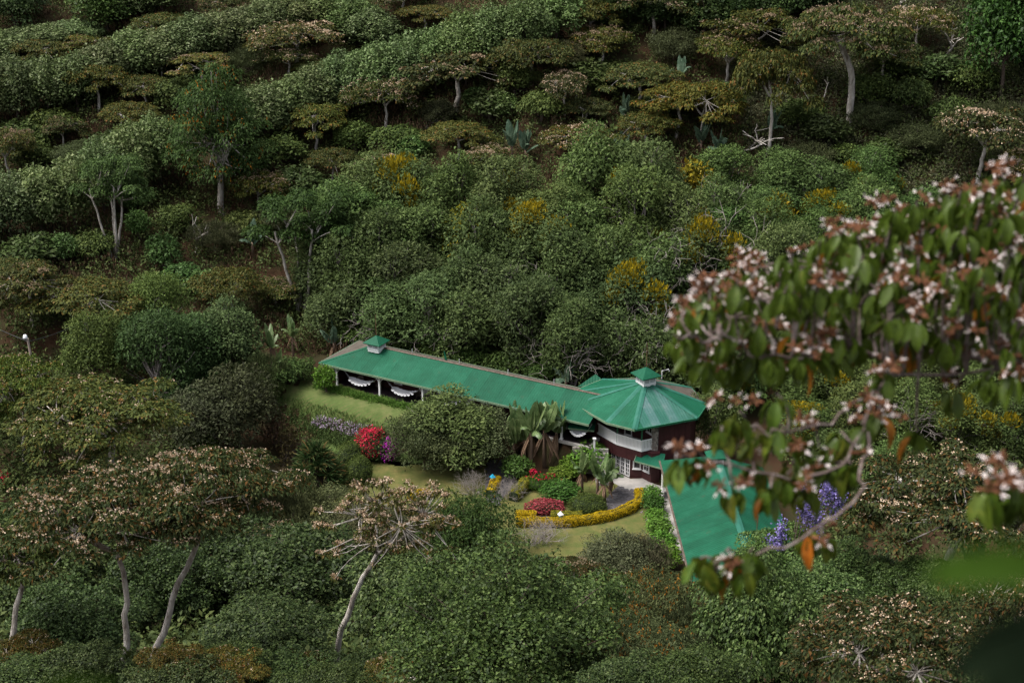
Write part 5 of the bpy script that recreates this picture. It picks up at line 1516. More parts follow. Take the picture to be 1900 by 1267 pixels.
T('round_shrub', 'clipped_bush', 603, 728, 682, 40, 'clipped bright green bush at the corner post of the veranda', 'bush', tint=(0.75, 1.3, 0.35))
for i, (x, b, t, w, lab, tn) in enumerate([(1209, 932, 905, 36, 'loose green shrub at the top of the path border', (0.8, 1.2, 0.5)), (1211, 950, 922, 42, 'dark rounded shrub second along the path border', (0.5, 0.8, 0.4)), (1217, 975, 948, 44, 'bright strap-like shrub in the path border', (0.85, 1.35, 0.4)),
      (1222, 1000, 965, 48, 'pale green shrub in the path border', (0.95, 1.3, 0.5)), (1228, 1030, 992, 52, 'green shrub with lilac flowers near the end of the path border', (0.9, 1.5, 0.5)), (1236, 1055, 1015, 52, 'yellow-green shrub at the lower end of the path border', (0.9, 1.25, 0.4)),
      (1040, 925, 898, 70, 'low dark shrub behind the clipped box hedge', (0.5, 0.9, 0.4)), (1040, 895, 868, 46, 'yellowish green shrubs around the red torch lilies', (0.9, 1.15, 0.4)), (1062, 885, 852, 50, 'yellow-green shrub under the young bananas', (0.95, 1.2, 0.4)), (960, 890, 850, 55, 'dark shrub at the foot of the tall bananas', (0.55, 0.8, 0.4)), (1090, 870, 825, 70, 'leafy shrub below the veranda steps', (1.0, 1.4, 0.5))]):
    T('round_shrub', 'garden_shrub', x, b, t, w, lab, 'shrub', tint=tn)
for i, (x, b, t, w, lab, tn) in enumerate([(560, 705, 670, 60, 'dark shrub at the back corner of the terrace lawn', (0.8, 0.9, 0.8)), (525, 715, 670, 70, 'dark shrub left of the terrace lawn', (0.8, 1, 0.9)), (500, 740, 700, 60, 'dull green shrub on the lawn edge', (1, 1.2, 0.9))]):
    T('dark_shrub', 'garden_shrub', x, b, t, w, lab, 'shrub', tint=tn)

def shell_plant(name, label, cat, loc, r, n, L, W, mat, core, mode='out', extra=None, squash=None):
    """clipped or massed plant: solid inner core with leaves all over it"""
    root = tag(empty(name, loc), label, cat)
    rng = np.random.default_rng(abs(hash(label)) % 9999 if False else len(label) * 31)
    rx, ry, rz_ = r
    cl = [(np.array((0, 0, rz_ * 0.45)), np.array((rx, ry, rz_ * 0.58)))]
    (V, F), _ = clump_leaves(rng, cl, n, L, W, mode, low=-0.75, shell=0.12)
    V[:, 2] = np.maximum(V[:, 2], 0.01)
    link('foliage', npmesh('foliage', V, F, [M[mat]]), root)['kind'] = 'stuff'
    prof = [(0.02, -0.08 * rz_)] + [(math.cos(a), 0.45 * rz_ + 0.56 * rz_ * math.sin(a)) for a in np.linspace(-0.9, 1.35, 8)]
    mb = MB(); nseg = 14
    v = []
    for q, z in prof:
        for k in range(nseg):
            t = 2 * math.pi * k / nseg
            v.append((q * rx * 0.9 * math.cos(t), q * ry * 0.9 * math.sin(t), max(z * 0.95, 0)))
    f = [(i * nseg + k, i * nseg + (k + 1) % nseg, (i + 1) * nseg + (k + 1) % nseg, (i + 1) * nseg + k) for i in range(len(prof) - 1) for k in range(nseg)]
    f.append(tuple(range((len(prof) - 1) * nseg, len(prof) * nseg)))
    mb.add(v, f).build('core', M[core], root, True)
    if extra:
        for em, en, off, er, eL in extra:
            (V, F), _ = clump_leaves(rng, [(np.array(off), np.array(er))], en, eL, eL * 0.7, 'out', low=-0.6, shell=0.5)
            link('flower', npmesh('flower', V, F, [M[em]]), root)['kind'] = 'stuff'
    return root
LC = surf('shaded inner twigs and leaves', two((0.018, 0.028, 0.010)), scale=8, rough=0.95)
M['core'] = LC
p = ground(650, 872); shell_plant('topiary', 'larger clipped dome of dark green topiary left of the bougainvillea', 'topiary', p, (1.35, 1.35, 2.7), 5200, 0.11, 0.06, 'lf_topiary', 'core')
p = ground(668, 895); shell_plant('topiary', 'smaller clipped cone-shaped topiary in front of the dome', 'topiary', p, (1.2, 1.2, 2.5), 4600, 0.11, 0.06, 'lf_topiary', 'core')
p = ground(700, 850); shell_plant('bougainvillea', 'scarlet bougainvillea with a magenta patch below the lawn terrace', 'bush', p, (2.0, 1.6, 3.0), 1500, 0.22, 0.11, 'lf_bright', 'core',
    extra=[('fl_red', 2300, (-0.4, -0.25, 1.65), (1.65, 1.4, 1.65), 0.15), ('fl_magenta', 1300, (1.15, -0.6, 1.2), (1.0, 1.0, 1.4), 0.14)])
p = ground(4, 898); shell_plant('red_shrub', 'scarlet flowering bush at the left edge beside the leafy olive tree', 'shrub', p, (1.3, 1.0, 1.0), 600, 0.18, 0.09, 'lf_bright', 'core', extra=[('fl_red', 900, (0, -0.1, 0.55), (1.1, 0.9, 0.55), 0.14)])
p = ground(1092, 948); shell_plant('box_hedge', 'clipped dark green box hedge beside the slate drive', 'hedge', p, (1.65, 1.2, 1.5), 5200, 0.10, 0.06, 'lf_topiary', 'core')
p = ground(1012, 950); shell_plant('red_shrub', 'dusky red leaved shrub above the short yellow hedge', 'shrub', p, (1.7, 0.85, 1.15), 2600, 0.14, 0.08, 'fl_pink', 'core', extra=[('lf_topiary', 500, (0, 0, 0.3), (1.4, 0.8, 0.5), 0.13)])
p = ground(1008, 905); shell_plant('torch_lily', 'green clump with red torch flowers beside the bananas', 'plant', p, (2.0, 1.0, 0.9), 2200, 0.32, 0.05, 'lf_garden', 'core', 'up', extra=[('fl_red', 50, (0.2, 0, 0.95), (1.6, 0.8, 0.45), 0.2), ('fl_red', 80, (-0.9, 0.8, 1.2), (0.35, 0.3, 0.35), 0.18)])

def hedge(name, label, pts, w, h, mat, n, L=0.09, rng=RNG):
    P = np.array([tuple(p) for p in pts], float)
    seg = np.linalg.norm(np.diff(P, axis=0), axis=1); cum = np.concatenate([[0], np.cumsum(seg)])
    root = tag(empty(name, P[0]), label, 'hedge')
    Q = P - P[0]
    def pt(s): return np.stack([np.interp(s, cum, Q[:, i]) for i in range(3)], 1)
    s = rng.random(n) * cum[-1]
    c = pt(s); t = unit(pt(np.minimum(s + 0.1, cum[-1])) - pt(np.maximum(s - 0.1, 0)))
    side = np.stack([t[:, 1], -t[:, 0], 0 * t[:, 0]], 1)
    a = rng.random(n) * math.pi
    ex = 0.55
    ca, sa = np.cos(a), np.sin(a)
    off = side * (np.sign(ca) * np.abs(ca) ** ex * w / 2)[:, None] + np.array((0, 0, 1.0)) * (np.abs(sa) ** ex * h)[:, None]
    nn = unit(side * ca[:, None] + np.array((0, 0, 1.0)) * sa[:, None])
    lump = 1 + 0.07 * np.sin(s * 2.1) + 0.05 * np.sin(s * 5.3 + a * 3)
    B = c + off * lump[:, None]
    B[:, 2] = np.maximum(B[:, 2], 0.02)
    V, F = leaves(B, nn + 0.9 * rdir(rng, n), nn + 0.5 * rdir(rng, n), L * (0.7 + 0.6 * rng.random(n)), L * 0.6)
    link('foliage', npmesh('foliage', V, F, [M[mat]]), root)['kind'] = 'stuff'
    mb = MB()
    K = max(3, int(cum[-1] / 0.5)); ss = np.linspace(0, cum[-1], K)
    cc = pt(ss); tt = unit(pt(np.minimum(ss + 0.1, cum[-1])) - pt(np.maximum(ss - 0.1, 0))); sd_ = np.stack([tt[:, 1], -tt[:, 0], 0 * tt[:, 0]], 1)
    v = []
    for i in range(K):
        for k, z in ((-0.44, 0.0), (-0.44, 0.75), (-0.3, 0.9), (0.3, 0.9), (0.44, 0.75), (0.44, 0.0)):
            v.append(cc[i] + sd_[i] * k * w + np.array((0, 0, z * h)))
    f = [(i * 6 + j, i * 6 + j + 1, (i + 1) * 6 + j + 1, (i + 1) * 6 + j) for i in range(K - 1) for j in range(5)]
    f += [(5, 4, 3, 2, 1, 0), tuple((K - 1) * 6 + j for j in range(6))]
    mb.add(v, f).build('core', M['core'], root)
    return root
zz = 0.03
def path(px): return [atz(x, y, zz) for x, y in px]
hedge('golden_hedge', 'long curved clipped golden hedge around the slate drive', path([(1185, 918), (1190, 927), (1184, 938), (1165, 951), (1135, 962), (1095, 970), (1050, 975), (1005, 976), (958, 974)]), 0.85, 0.75, 'lf_hedgey', 15000)
hedge('golden_hedge', 'short golden hedge right below the red-leaved shrub', path([(1022, 962), (1045, 963), (1080, 962)]), 0.75, 0.65, 'lf_gold', 3000)
hedge('golden_hedge', 'short golden hedge left of the red-leaved shrub', path([(956, 962), (975, 962), (995, 962)]), 0.75, 0.65, 'lf_hedgey', 2400)
hedge('golden_hedge', 'golden hedge strip below the ochre bird house', path([(922, 896), (915, 910), (908, 925)]), 0.8, 0.8, 'lf_hedgey', 3000)
hedge('golden_hedge', 'yellow-green hedge strip along the lower lawn near the bananas', path([(962, 878), (980, 893), (970, 912), (952, 930)]), 0.9, 0.95, 'lf_gold', 5200)
hedge('golden_hedge', 'green-gold hedge curving round the tall bananas', path([(962, 880), (952, 868), (948, 852)]), 0.8, 0.9, 'lf_gold', 2600)
hedge('golden_hedge', 'patch of orange-gold hedge behind the pale-blossomed tree', path([(755, 925), (800, 922)]), 1.0, 0.7, 'lf_hedgey', 2600)
hedge('golden_hedge', 'small golden hedge piece under the pale-blossomed tree', path([(742, 965), (765, 965)]), 0.9, 0.7, 'lf_hedgey', 1400)

# agapanthus border under the veranda, long grass and lilac flowers on the bank
def scatter_straps(name, label, B, n_each, L, W, mat, rng=RNG, spread=0.25, upw=0.5):
    n = len(B) * n_each
    b = np.repeat(B, n_each, 0) + rng.normal(size=(n, 3)) * np.array((spread, spread, 0.0))
    u = rdir(rng, n); u[:, 2] = np.abs(u[:, 2]) + upw
    V, F = leaves(b, u, np.array((0, 0, 1.0)) + 0.6 * rdir(rng, n), L * (0.6 + 0.8 * rng.random(n)), W, True, fold=0.3, bend=0.3)
    return tag(link(name, npmesh(name, V, F, [M[mat]])), label, 'plants', kind='stuff')
xs = np.linspace(0.2, 14.2, 90)
B = np.array([tuple(hw(x + RNG.normal() * 0.1, -0.15 - 0.75 * RNG.random(), 0.03)) for x in xs for _ in range(2)])
scatter_straps('agapanthus_border', 'bright green strap-leaved border along the veranda edge', B, 22, 0.40, 0.07, 'lf_garden')
def bank_points(poly, n, box):
    x = RNG.uniform(box[0], box[1], n); y = RNG.uniform(box[2], box[3], n)
    P = np.stack([x, y, terr(x, y)], 1)
    a, b = projv(P)
    return P[inpolyv(a, b, poly)]
P = bank_points([(510, 735), (560, 745), (640, 768), (740, 797), (820, 812), (740, 825), (690, 815), (620, 800), (560, 790), (515, 765)], 60000, (-30, 0, 112, 138))
P = P[:6500]
V, F = leaves(P, np.stack([RNG.normal(size=len(P)) * 0.3, RNG.normal(size=len(P)) * 0.3 - 0.1, np.ones(len(P))], 1), rdir(RNG, len(P)), 0.35 + 0.3 * RNG.random(len(P)), 0.07)
tag(link('long_grass', npmesh('long_grass', V, F, [M['lf_grass']])), 'long green grass on the bank below the terrace lawn', 'grass', kind='stuff')
P = bank_points([(515, 765), (560, 782), (640, 795), (720, 812), (720, 835), (640, 835), (560, 812), (520, 790)], 20000, (-30, -5, 110, 136))[:1000]
V, F = leaves(np.repeat(P, 7, 0) + RNG.normal(size=(len(P) * 7, 3)) * np.array((0.3, 0.3, 0.3)) + np.array((0, 0, 0.5)), rdir(RNG, len(P) * 7), rdir(RNG, len(P) * 7) + np.array((0, 0, 0.7)), 0.22, 0.10)
tag(link('bank_foliage', npmesh('bank_foliage', V, F, [M['lf_bright']])), 'leafy green growth along the foot of the grassy bank', 'plants', kind='stuff')
P = bank_points([(585, 785), (640, 797), (705, 812), (705, 826), (640, 818), (580, 803)], 14000, (-30, -5, 110, 136))[:420]
V, F = leaves(np.repeat(P, 4, 0) + RNG.normal(size=(len(P) * 4, 3)) * np.array((0.15, 0.15, 0.12)) + np.array((0, 0, 0.95)), rdir(RNG, len(P) * 4), rdir(RNG, len(P) * 4) + np.array((0, 0, 0.7)), 0.15, 0.12)
tag(link('lilac_flowers', npmesh('lilac_flowers', V, F, [M['fl_lilac']])), 'pale lilac flowers along the top of the bank', 'flowers', kind='stuff')
B = np.array([tuple(atz(1206 + 8 * RNG.normal() + (y - 960) * 0.22, y, 0.7 + 0.2 * RNG.random())) for y in RNG.uniform(950, 1030, 40)])
V, F = leaves(np.repeat(B, 8, 0) + RNG.normal(size=(320, 3)) * 0.07, rdir(RNG, 320), rdir(RNG, 320), 0.11, 0.09)
tag(link('border_flowers', npmesh('border_flowers', V, F, [M['fl_lilac']])), 'small pale lilac flowers in the path border', 'flowers', kind='stuff')

# -- bananas
def banana_leaf(rng, L, W, rise, droop, mat, tears=9):
    """arching blade split into ragged strips on both sides of the midrib"""
    n = 14
    t = np.linspace(0, 1, n)
    x = L * (t * math.cos(rise) * (1 - 0.12 * t * t)); z = L * (t * math.sin(rise) - droop * t ** 2.2)
    nb = NP()
    mid = np.stack([x, 0 * x, z], 1)
    wid = W * np.sin(np.pi * np.clip(0.12 + 0.86 * t, 0, 1)) ** 0.6 * (t > 0.10)
    for sgn in (-1, 1):
        i = 1
        while i < n - 1:
            k = min(n - 1, i + (1 if rng.random() < 0.5 else 2))
            dz = -0.25 - 0.55 * rng.random()
            a, b = mid[i], mid[k]
            o = lambda p, w_, s: p + np.array((0.12 * w_, sgn * w_, dz * w_ * s))
            V = np.array([a, b, o(b, wid[k] * 0.5, 0.5), o(a, wid[i] * 0.5, 0.5), o(b, wid[k] * (0.8 + 0.25 * rng.random()), 1.0), o(a, wid[i] * (0.8 + 0.25 * rng.random()), 1.0)])
            nb.add(V, np.array([(0, 1, 2, 3), (3, 2, 4, 5)]) if sgn < 0 else np.array([(3, 2, 1, 0), (5, 4, 2, 3)]))
            i = k
    V, F = tube_np(mid, np.linspace(0.05, 0.012, n), 4)
    nb.add(V, F)
    return nb.mesh('leaf', M[mat])
BL = {}
for mt in ('lf_banana', 'lf_banana_blue'):
    BL[mt] = [banana_leaf(np.random.default_rng(200 + i), 2.7, 0.36, *rd, mt) for i, rd in enumerate([(1.45, 0.10), (1.28, 0.24), (1.12, 0.36), (0.9, 0.52), (1.38, 0.15)])]
BD = banana_leaf(np.random.default_rng(220), 1.7, 0.16, -0.9, 0.25, 'lf_dead')
def stem_mesh(h, r):
    return MB().tube([(0, 0, -0.3), (0.02, 0, h * 0.5), (0, 0.02, h)], [r * 1.25, r, r * 0.7], 9).mesh('stem', M['stem_banana'], True)
STEM = stem_mesh(2.4, 0.13)
def banana(loc, h, nleaf, label, mt='lf_banana', group=None, dead=3, sc=1.0, rng=RNG):
    root = tag(empty('banana_plant', loc, rng.random() * 6), label, 'banana plant', group)
    o = link('stem', STEM, root); o.scale = (sc, sc, h / 2.4)
    for i in range(nleaf):
        k = int(rng.integers(5))
        l = link('leaf', BL[mt][k], root, (0, 0, h - 0.05 - 0.55 * rng.random()), (rng.normal() * 0.12, rng.normal() * 0.18, i * 2.39996 + rng.normal() * 0.3))
        s = sc * (0.75 + 0.4 * rng.random()); l.scale = (s, s * (0.8 + 0.5 * rng.random()), s)
        t = 0.85 + 0.3 * rng.random(); l.color = (t * (1 + 0.15 * rng.random()), t, t * 0.9, 1)
    for i in range(dead):
        l = link('dead_leaf', BD, root, (0, 0, h - 0.15), (0, rng.normal() * 0.15, rng.random() * 6.28)); s = sc * (0.7 + 0.5 * rng.random()); l.scale = (s, s, s)
gb = 'tall bananas between veranda and tower'
for px, py, h, nl, lab in [(985, 880, 4.4, 9, 'tall banana plant, highest of the clump between veranda and tower'), (1010, 870, 4.0, 9, 'tall banana plant at the centre of the clump by the tower roof'), (952, 874, 2.9, 8, 'banana plant at the left of the tall clump, over the slate yard'), (1032, 864, 3.6, 8, 'banana plant at the right of the tall clump, nearest the tower'), (1040, 852, 2.9, 10, 'slim banana plant against the veranda at the right of the clump'), (962, 852, 3.2, 8, 'banana plant behind the left side of the tall clump'), (972, 862, 2.6, 9, 'shorter banana plant behind the tall clump')]:
    banana(atz(px, py, 0), h, nl, lab, group=gb, sc=1.4, dead=3)
gb = 'young bananas by the drive'
for px, py, h, nl, lab in [(1080, 915, 2.3, 8, 'young banana plant left in the group by the drive'), (1108, 925, 2.5, 9, 'young banana plant with the widest leaves in the group by the drive'), (1122, 932, 2.1, 8, 'young banana plant nearest the slate drive'), (1132, 915, 1.8, 7, 'short banana plant in front of the french doors')]:
    banana(atz(px, py, 0), h, nl, lab, group=gb)
gb = 'bananas left of the long house'
for px, py, h, nl, lab in [(505, 690, 3.0, 8, 'banana plant left of the pair behind the terrace lawn'), (545, 672, 3.2, 8, 'banana plant right of the pair behind the terrace lawn'), (520, 705, 1.6, 7, 'low banana plant in front of the pair behind the lawn')]:
    banana(ground(px, py), h, nl, lab, group=gb)
gb = 'bluish bananas on the hillside'
for px, py, h, nl, lab in [(950, 300, 2.2, 9, 'bluish banana plant left in the hillside clump above the wood'), (975, 305, 2.0, 9, 'bluish banana plant right in the hillside clump above the wood'), (1160, 232, 1.4, 8, 'bluish banana plant beside the wide low shade tree'), (1150, 300, 1.6, 8, 'bluish banana plant on the upper rim of the wood'), (1300, 290, 2.0, 9, 'bluish banana plant left in the clump under the crooked bare limbs'), (1330, 300, 1.8, 9, 'bluish banana plant in the middle of the clump under bare limbs'), (1430, 265, 1.8, 8, 'bluish banana plant behind the grey forked stem'),
        (1262, 165, 1.8, 6, 'bluish banana plant among yellowish shade trees'), (470, 480, 2.0, 7, 'bluish banana plant at the left rim of the wood'), (1800, 1105, 2.0, 8, 'bluish banana plant under the wide russet shade tree'), (620, 660, 1.5, 6, 'banana plant in the dark behind the roof end'), (1050, 728, 1.5, 6, 'banana plant behind the ridge near the tower')]:
    banana(ground(px, py), h, nl, lab, 'lf_banana_blue', gb, 1, 1.15)

# violet flower spikes beside the low roof
vp = ground(1455, 1135)
vt = tag(empty('violet_shrub', vp), 'shrub with hanging violet-blue flower spikes beside the low green roof', 'shrub')
tb = NP(); fb = NP(); lb = NP()
rg = np.random.default_rng(77)
for px, py, dy in [(1445, 1010, 0), (1450, 985, 0.3), (1440, 1025, -0.3), (1487, 925, 1), (1490, 945, 0.6), (1500, 955, 0.4), (1530, 920, 1.2), (1545, 915, 1.2), (1560, 925, 1.2), (1550, 940, 1.0), (1535, 905, 1.4), (1518, 965, 0.5), (1430, 1015, 0)]:
    dd = vp.y + dy
    p = Vector((0, dd, ztop(dd, py))); p.x = (px - 950) / FPX * ((dd) * CP - (p.z - CAM_H) * SP)
    p = np.array(tuple(p - vp))
    tb.add(*tube_np(bez(np.array((0, 0, -0.3)), np.array((p[0] * 0.4, p[1] * 0.5, p[2] * 0.9)), p + np.array((0, 0, 0.4)), 6), np.linspace(0.06, 0.02, 6), 5))
    n = 150
    B = p + rg.normal(size=(n, 3)) * np.array((0.19, 0.19, 0.48))
    fb.add(*leaves(B, rdir(rg, n), rdir(rg, n), 0.17, 0.14))
    B = p + rg.normal(size=(40, 3)) * 0.35 + np.array((0, 0, -0.6))
    lb.add(*leaves(B, rdir(rg, 40), rdir(rg, 40) + np.array((0, 0, 1)), 0.22, 0.09))
link('stem', tb.mesh('stem', M['bark_dark'], True), vt)
link('crown', lb.mesh('crown', M['lf_bright']), vt)
link('blossom', fb.mesh('blossom', M['fl_blue']), vt)['kind'] = 'stuff'

# -- undergrowth covering both hillsides
def undergrowth(name, label, n, per, mat, L, W, rad, hgt, keep, rng, mode='out', cat='undergrowth'):
    m = n * 9
    y = 42 + 178 * rng.random(m) ** 0.9; x = rng.uniform(-0.43, 0.46, m) * (y + 25)
    P = np.stack([x, y, terr(x, y)], 1)
    a, b = projv(P)
    ok = (a > -170) & (a < 2130) & (b > -90) & (b < 1360) & keep(x, y, a, b)
    P = P[ok][:n]
    k = len(P)
    R = rad * (0.6 + 0.8 * rng.random(k)); Hh = hgt * (0.5 + 0.9 * rng.random(k))
    u = rdir(rng, k * per); u[:, 2] = np.abs(u[:, 2])
    rr = np.repeat(R, per)[:, None]; hh = np.repeat(Hh, per)
    B = np.repeat(P, per, 0) + np.stack([u[:, 0] * rr[:, 0], u[:, 1] * rr[:, 0], u[:, 2] * hh], 1) * (1 - 0.4 * rng.random((k * per, 1)))
    if mode == 'up': D = u * 0.4 + np.array((0, 0, 1.0)) + 0.3 * rdir(rng, k * per); N = rdir(rng, k * per)
    else: D = u * 0.5 + 0.8 * rdir(rng, k * per); N = u + np.array((0, 0, 0.4)) + 0.5 * rdir(rng, k * per)
    V, F = leaves(B, D, N, L * (0.6 + 0.8 * rng.random(k * per)), W)
    tag(link(name, npmesh(name, V, F, [M[mat]])), label, cat, kind='stuff')
def garden(x, y, a, b):
    return ((x > -27) & (x < 26) & (y > 102) & (y < 141)) | ((x > 11) & (x < 25) & (y > 90) & (y < 118))
right = lambda a, b: (a > 1330 + 0.2 * b)
RU = np.random.default_rng(300)
undergrowth('undergrowth', 'dark coffee shrubs covering the slopes between the trees', 8000, 44, 'lf_coffee', 0.38, 0.20, 1.25, 2.0, lambda x, y, a, b: ~garden(x, y, a, b) & (RU.random(len(x)) < np.where(y < 105, 0.25, 0.95)), RU)
undergrowth('dry_brush', 'dry brown brush on the hillside soil', 4000, 28, 'lf_brown', 0.5, 0.09, 0.7, 1.7, lambda x, y, a, b: (y > 140) & ~right(a, b) & (np.sin(x * 0.35) + np.cos(y * 0.28 + x * 0.1) > -0.2), RU, 'up')
undergrowth('scrub', 'mid green scrub on the open right slope', 5600, 34, 'lf_olive', 0.36, 0.15, 1.05, 1.4, lambda x, y, a, b: (y > 140) & right(a, b), RU)
undergrowth('low_scrub', 'low leafy scrub on the near slope', 1500, 40, 'lf_broad', 0.26, 0.13, 0.9, 1.3, lambda x, y, a, b: (y < 101) & ~garden(x, y, a, b), RU)
undergrowth('dry_grass', 'patches of dry brown grass on the open right slope', 700, 34, 'lf_brown', 0.6, 0.06, 0.7, 1.0, lambda x, y, a, b: (y > 140) & right(a, b) & (np.sin(x * 0.5 + 1) * np.cos(y * 0.4) > 0.1), RU, 'up')
# ------------------------------------------------------------------ the near branch and near leaves
rb = np.random.default_rng(500)
TRX, TRY = 3.9, 6.6
near = tag(empty('near_shade_tree', (TRX, TRY, H(TRX, TRY))), 'near blossoming shade tree reaching in from the right with hanging leaves', 'tree')
NB = Vector((TRX, TRY, H(TRX, TRY)))
def nl(px, py, d): return np.array(tuple(atd(px, py, d) - NB))
limb_px = [
 [(2420, 760, 6.6), (2150, 700, 6.4), (1900, 668, 6.3), (1760, 655, 6.2), (1640, 655, 6.1), (1520, 660, 6.0), (1430, 655, 5.9), (1340, 640, 5.8)],
 [(2420, 700, 6.6), (2200, 600, 6.5), (2000, 560, 6.5), (1850, 545, 6.4), (1700, 530, 6.4), (1560, 545, 6.3), (1450, 570, 6.2), (1330, 600, 6.1)],
 [(2300, 620, 6.7), (2100, 480, 6.8), (1950, 440, 6.8), (1850, 425, 6.8), (1750, 430, 6.7), (1640, 450, 6.6), (1540, 490, 6.5)],
 [(1900, 668, 6.3), (1780, 700, 6.0), (1660, 690, 5.9), (1600, 755, 5.8), (1540, 790, 5.7), (1450, 800, 5.6), (1380, 790, 5.6)],
 [(1660, 690, 5.9), (1640, 720, 5.8), (1610, 800, 5.7), (1560, 870, 5.6), (1450, 880, 5.6), (1330, 850, 5.5), (1270, 850, 5.4)],
 [(1610, 800, 5.7), (1590, 900, 5.6), (1545, 965, 5.5), (1480, 1010, 5.4), (1400, 1040, 5.4), (1330, 1045, 5.3)],
 [(2150, 700, 6.4), (2000, 720, 6.1), (1880, 700, 6.0), (1840, 690, 6.0)],
 [(2420, 700, 6.6), (2500, 400, 6.8), (2560, 200, 6.9), (2600, -60, 7.0)],
 [(2500, 400, 6.8), (2350, 260, 6.7), (2150, 180, 6.6), (2000, 150, 6.6)],
 [(2500, 400, 6.8), (2300, 380, 6.9), (2100, 360, 7.0)],
 [(2420, 860, 5.2), (2200, 880, 4.9), (2000, 895, 4.7), (1900, 885, 4.6), (1850, 880, 4.55)],
 [(1340, 640, 5.8), (1290, 625, 5.7), (1245, 615, 5.6)],
]
tb = NP()
nodes = []
trunk_top = nl(2420, 700, 6.6)
tb.add(*tube_np([np.array((0, 0, -0.5)), np.array((0.1, 0.1, 1.0)), trunk_top * 0.75 + np.array((0.25, 0, 0)), trunk_top, nl(2500, 400, 6.8), nl(2600, 0, 7.0)], [0.11, 0.095, 0.08, 0.065, 0.045, 0.02], 9))
for li, lp2 in enumerate(limb_px):
    P = np.array([nl(*q) for q in lp2]) + rb.normal(size=(len(lp2), 3)) * 0.02
    P[0] = nl(*lp2[0])
    t = np.linspace(0, len(P) - 1, len(P) * 3)
    Q = np.stack([np.interp(t, np.arange(len(P)), P[:, i]) for i in range(3)], 1)
    Q[1:-1] += rb.normal(size=(len(Q) - 2, 3)) * 0.012
    r0 = 0.020 if li < 3 else 0.0075
    rad = np.linspace(r0, 0.0045, len(Q))
    tb.add(*tube_np(Q, rad, 7))
    for q, r in zip(Q, rad):
        nodes.append((q, r))
NQ = np.array([n[0] for n in nodes])
# rosettes: explicit ones on the lower sprays, a fill of the leafy mass above
ros = [(1262, 850, 5.4), (1290, 845, 5.4), (1340, 790, 5.5), (1370, 765, 5.5), (1400, 800, 5.6), (1440, 790, 5.6), (1485, 800, 5.7), (1520, 830, 5.7), (1560, 800, 5.7), (1400, 860, 5.6), (1470, 850, 5.6), (1360, 905, 5.5), (1430, 905, 5.5), (1490, 900, 5.6),
       (1300, 1035, 5.3), (1345, 1025, 5.3), (1395, 1020, 5.3), (1330, 1060, 5.3), (1500, 985, 5.5), (1525, 990, 5.5), (1580, 860, 5.6), (1600, 785, 5.7), (1630, 760, 5.8), (1850, 680, 5.9), (1880, 665, 5.9), (1890, 690, 5.8), (1830, 700, 5.9), (1700, 800, 6.0),
       (1890, 895, 4.6), (1860, 890, 4.55), (1830, 900, 4.5), (1880, 920, 4.6), (1875, 640, 5.8), (1770, 720, 6.1), (1440, 730, 5.6), (1460, 880, 5.6), (1385, 1050, 5.3), (1540, 860, 5.7), (1640, 690, 5.8)]
big = [(1240, 600), (1250, 545), (1300, 512), (1400, 490), (1460, 470), (1560, 425), (1620, 395), (1690, 375), (1750, 340), (1830, 322), (1915, 318), (1915, 640), (1800, 650), (1700, 640), (1600, 645), (1500, 660), (1400, 675), (1300, 672), (1245, 650)]
cnt = 0
while cnt < 255:
    px, py = rb.uniform(1210, 1915), rb.uniform(318, 690)
    if not inpolyv(np.array([px]), np.array([py]), big)[0]: continue
    if any(abs(px - q[0]) < 13 and abs(py - q[1]) < 12 for q in ros): continue
    ros.append((px, py, 5.7 + 1.1 * rb.random())); cnt += 1
for _ in range(60):                                           # the rest of the crown, outside the picture
    ros.append((rb.uniform(1930, 2650), rb.uniform(-150, 640), 5.9 + 1.2 * rb.random()))
def near_leaf_mesh(L, W, curl, fold, mat):
    n, V, F = 7, [], []
    for i in range(n + 1):
        t = i / n
        w = W * (math.sin(math.pi * min(1, 0.06 + 0.94 * t)) ** 0.75) * (1.05 - 0.25 * t) / 2
        for s in (-1, -0.5, 0, 0.5, 1):
            V.append((t * L * (1 - curl * 0.3 * t), s * w, -curl * L * t * t + fold * abs(s) * w + 0.004 * math.sin(t * 22 + s * 3)))
    for i in range(n):
        for j in range(4):
            q = i * 5 + j
            F.append((q, q + 5, q + 6, q + 1))
    return MB().add(V, F).mesh('leaf', mat, True)
NL = [near_leaf_mesh(0.118, 0.056, 0.15, 0.35, M['near_green']), near_leaf_mesh(0.135, 0.062, 0.35, 0.55, M['near_green']), near_leaf_mesh(0.100, 0.052, 0.05, 0.25, M['near_green']), near_leaf_mesh(0.118, 0.048, 0.6, 1.0, M['near_green']), near_leaf_mesh(0.085, 0.04, 0.8, 0.7, M['near_green'])]
NO = [near_leaf_mesh(0.15, 0.05, 0.4, 1.0, M['near_orange']), near_leaf_mesh(0.14, 0.06, 0.2, 0.5, M['near_orange'])]
def blossom_mesh(seed):
    r = np.random.default_rng(seed)
    mb = MB()
    for k in range(11):
        u = unit(r.normal(size=3) * np.array((1, 1, 0.55)) + np.array((0, 0, 0.45)))
        c = u * (0.012 + 0.022 * r.random())
        e = c + u * 0.026
        mb.tube([c * 0.3, c, (c + e) / 2, e], [0.003, 0.0065, 0.0075, 0.003], 5, 0)
        if k % 4 < 1:
            for j in range(11):
                q = e + (u * 0.75 + unit(r.normal(size=3)) * 0.75) * 0.021 * (0.7 + 0.6 * r.random())
                s = unit(np.cross(u, r.normal(size=3))) * 0.0026
                mb.add([e - s, e + s, q + s * 0.8, q - s * 0.8], [(0, 1, 2, 3)], 1)
    return mb.mesh('blossom', [M['near_bud'], M['near_white']])
BM = [blossom_mesh(600 + i) for i in range(5)]
cand = []
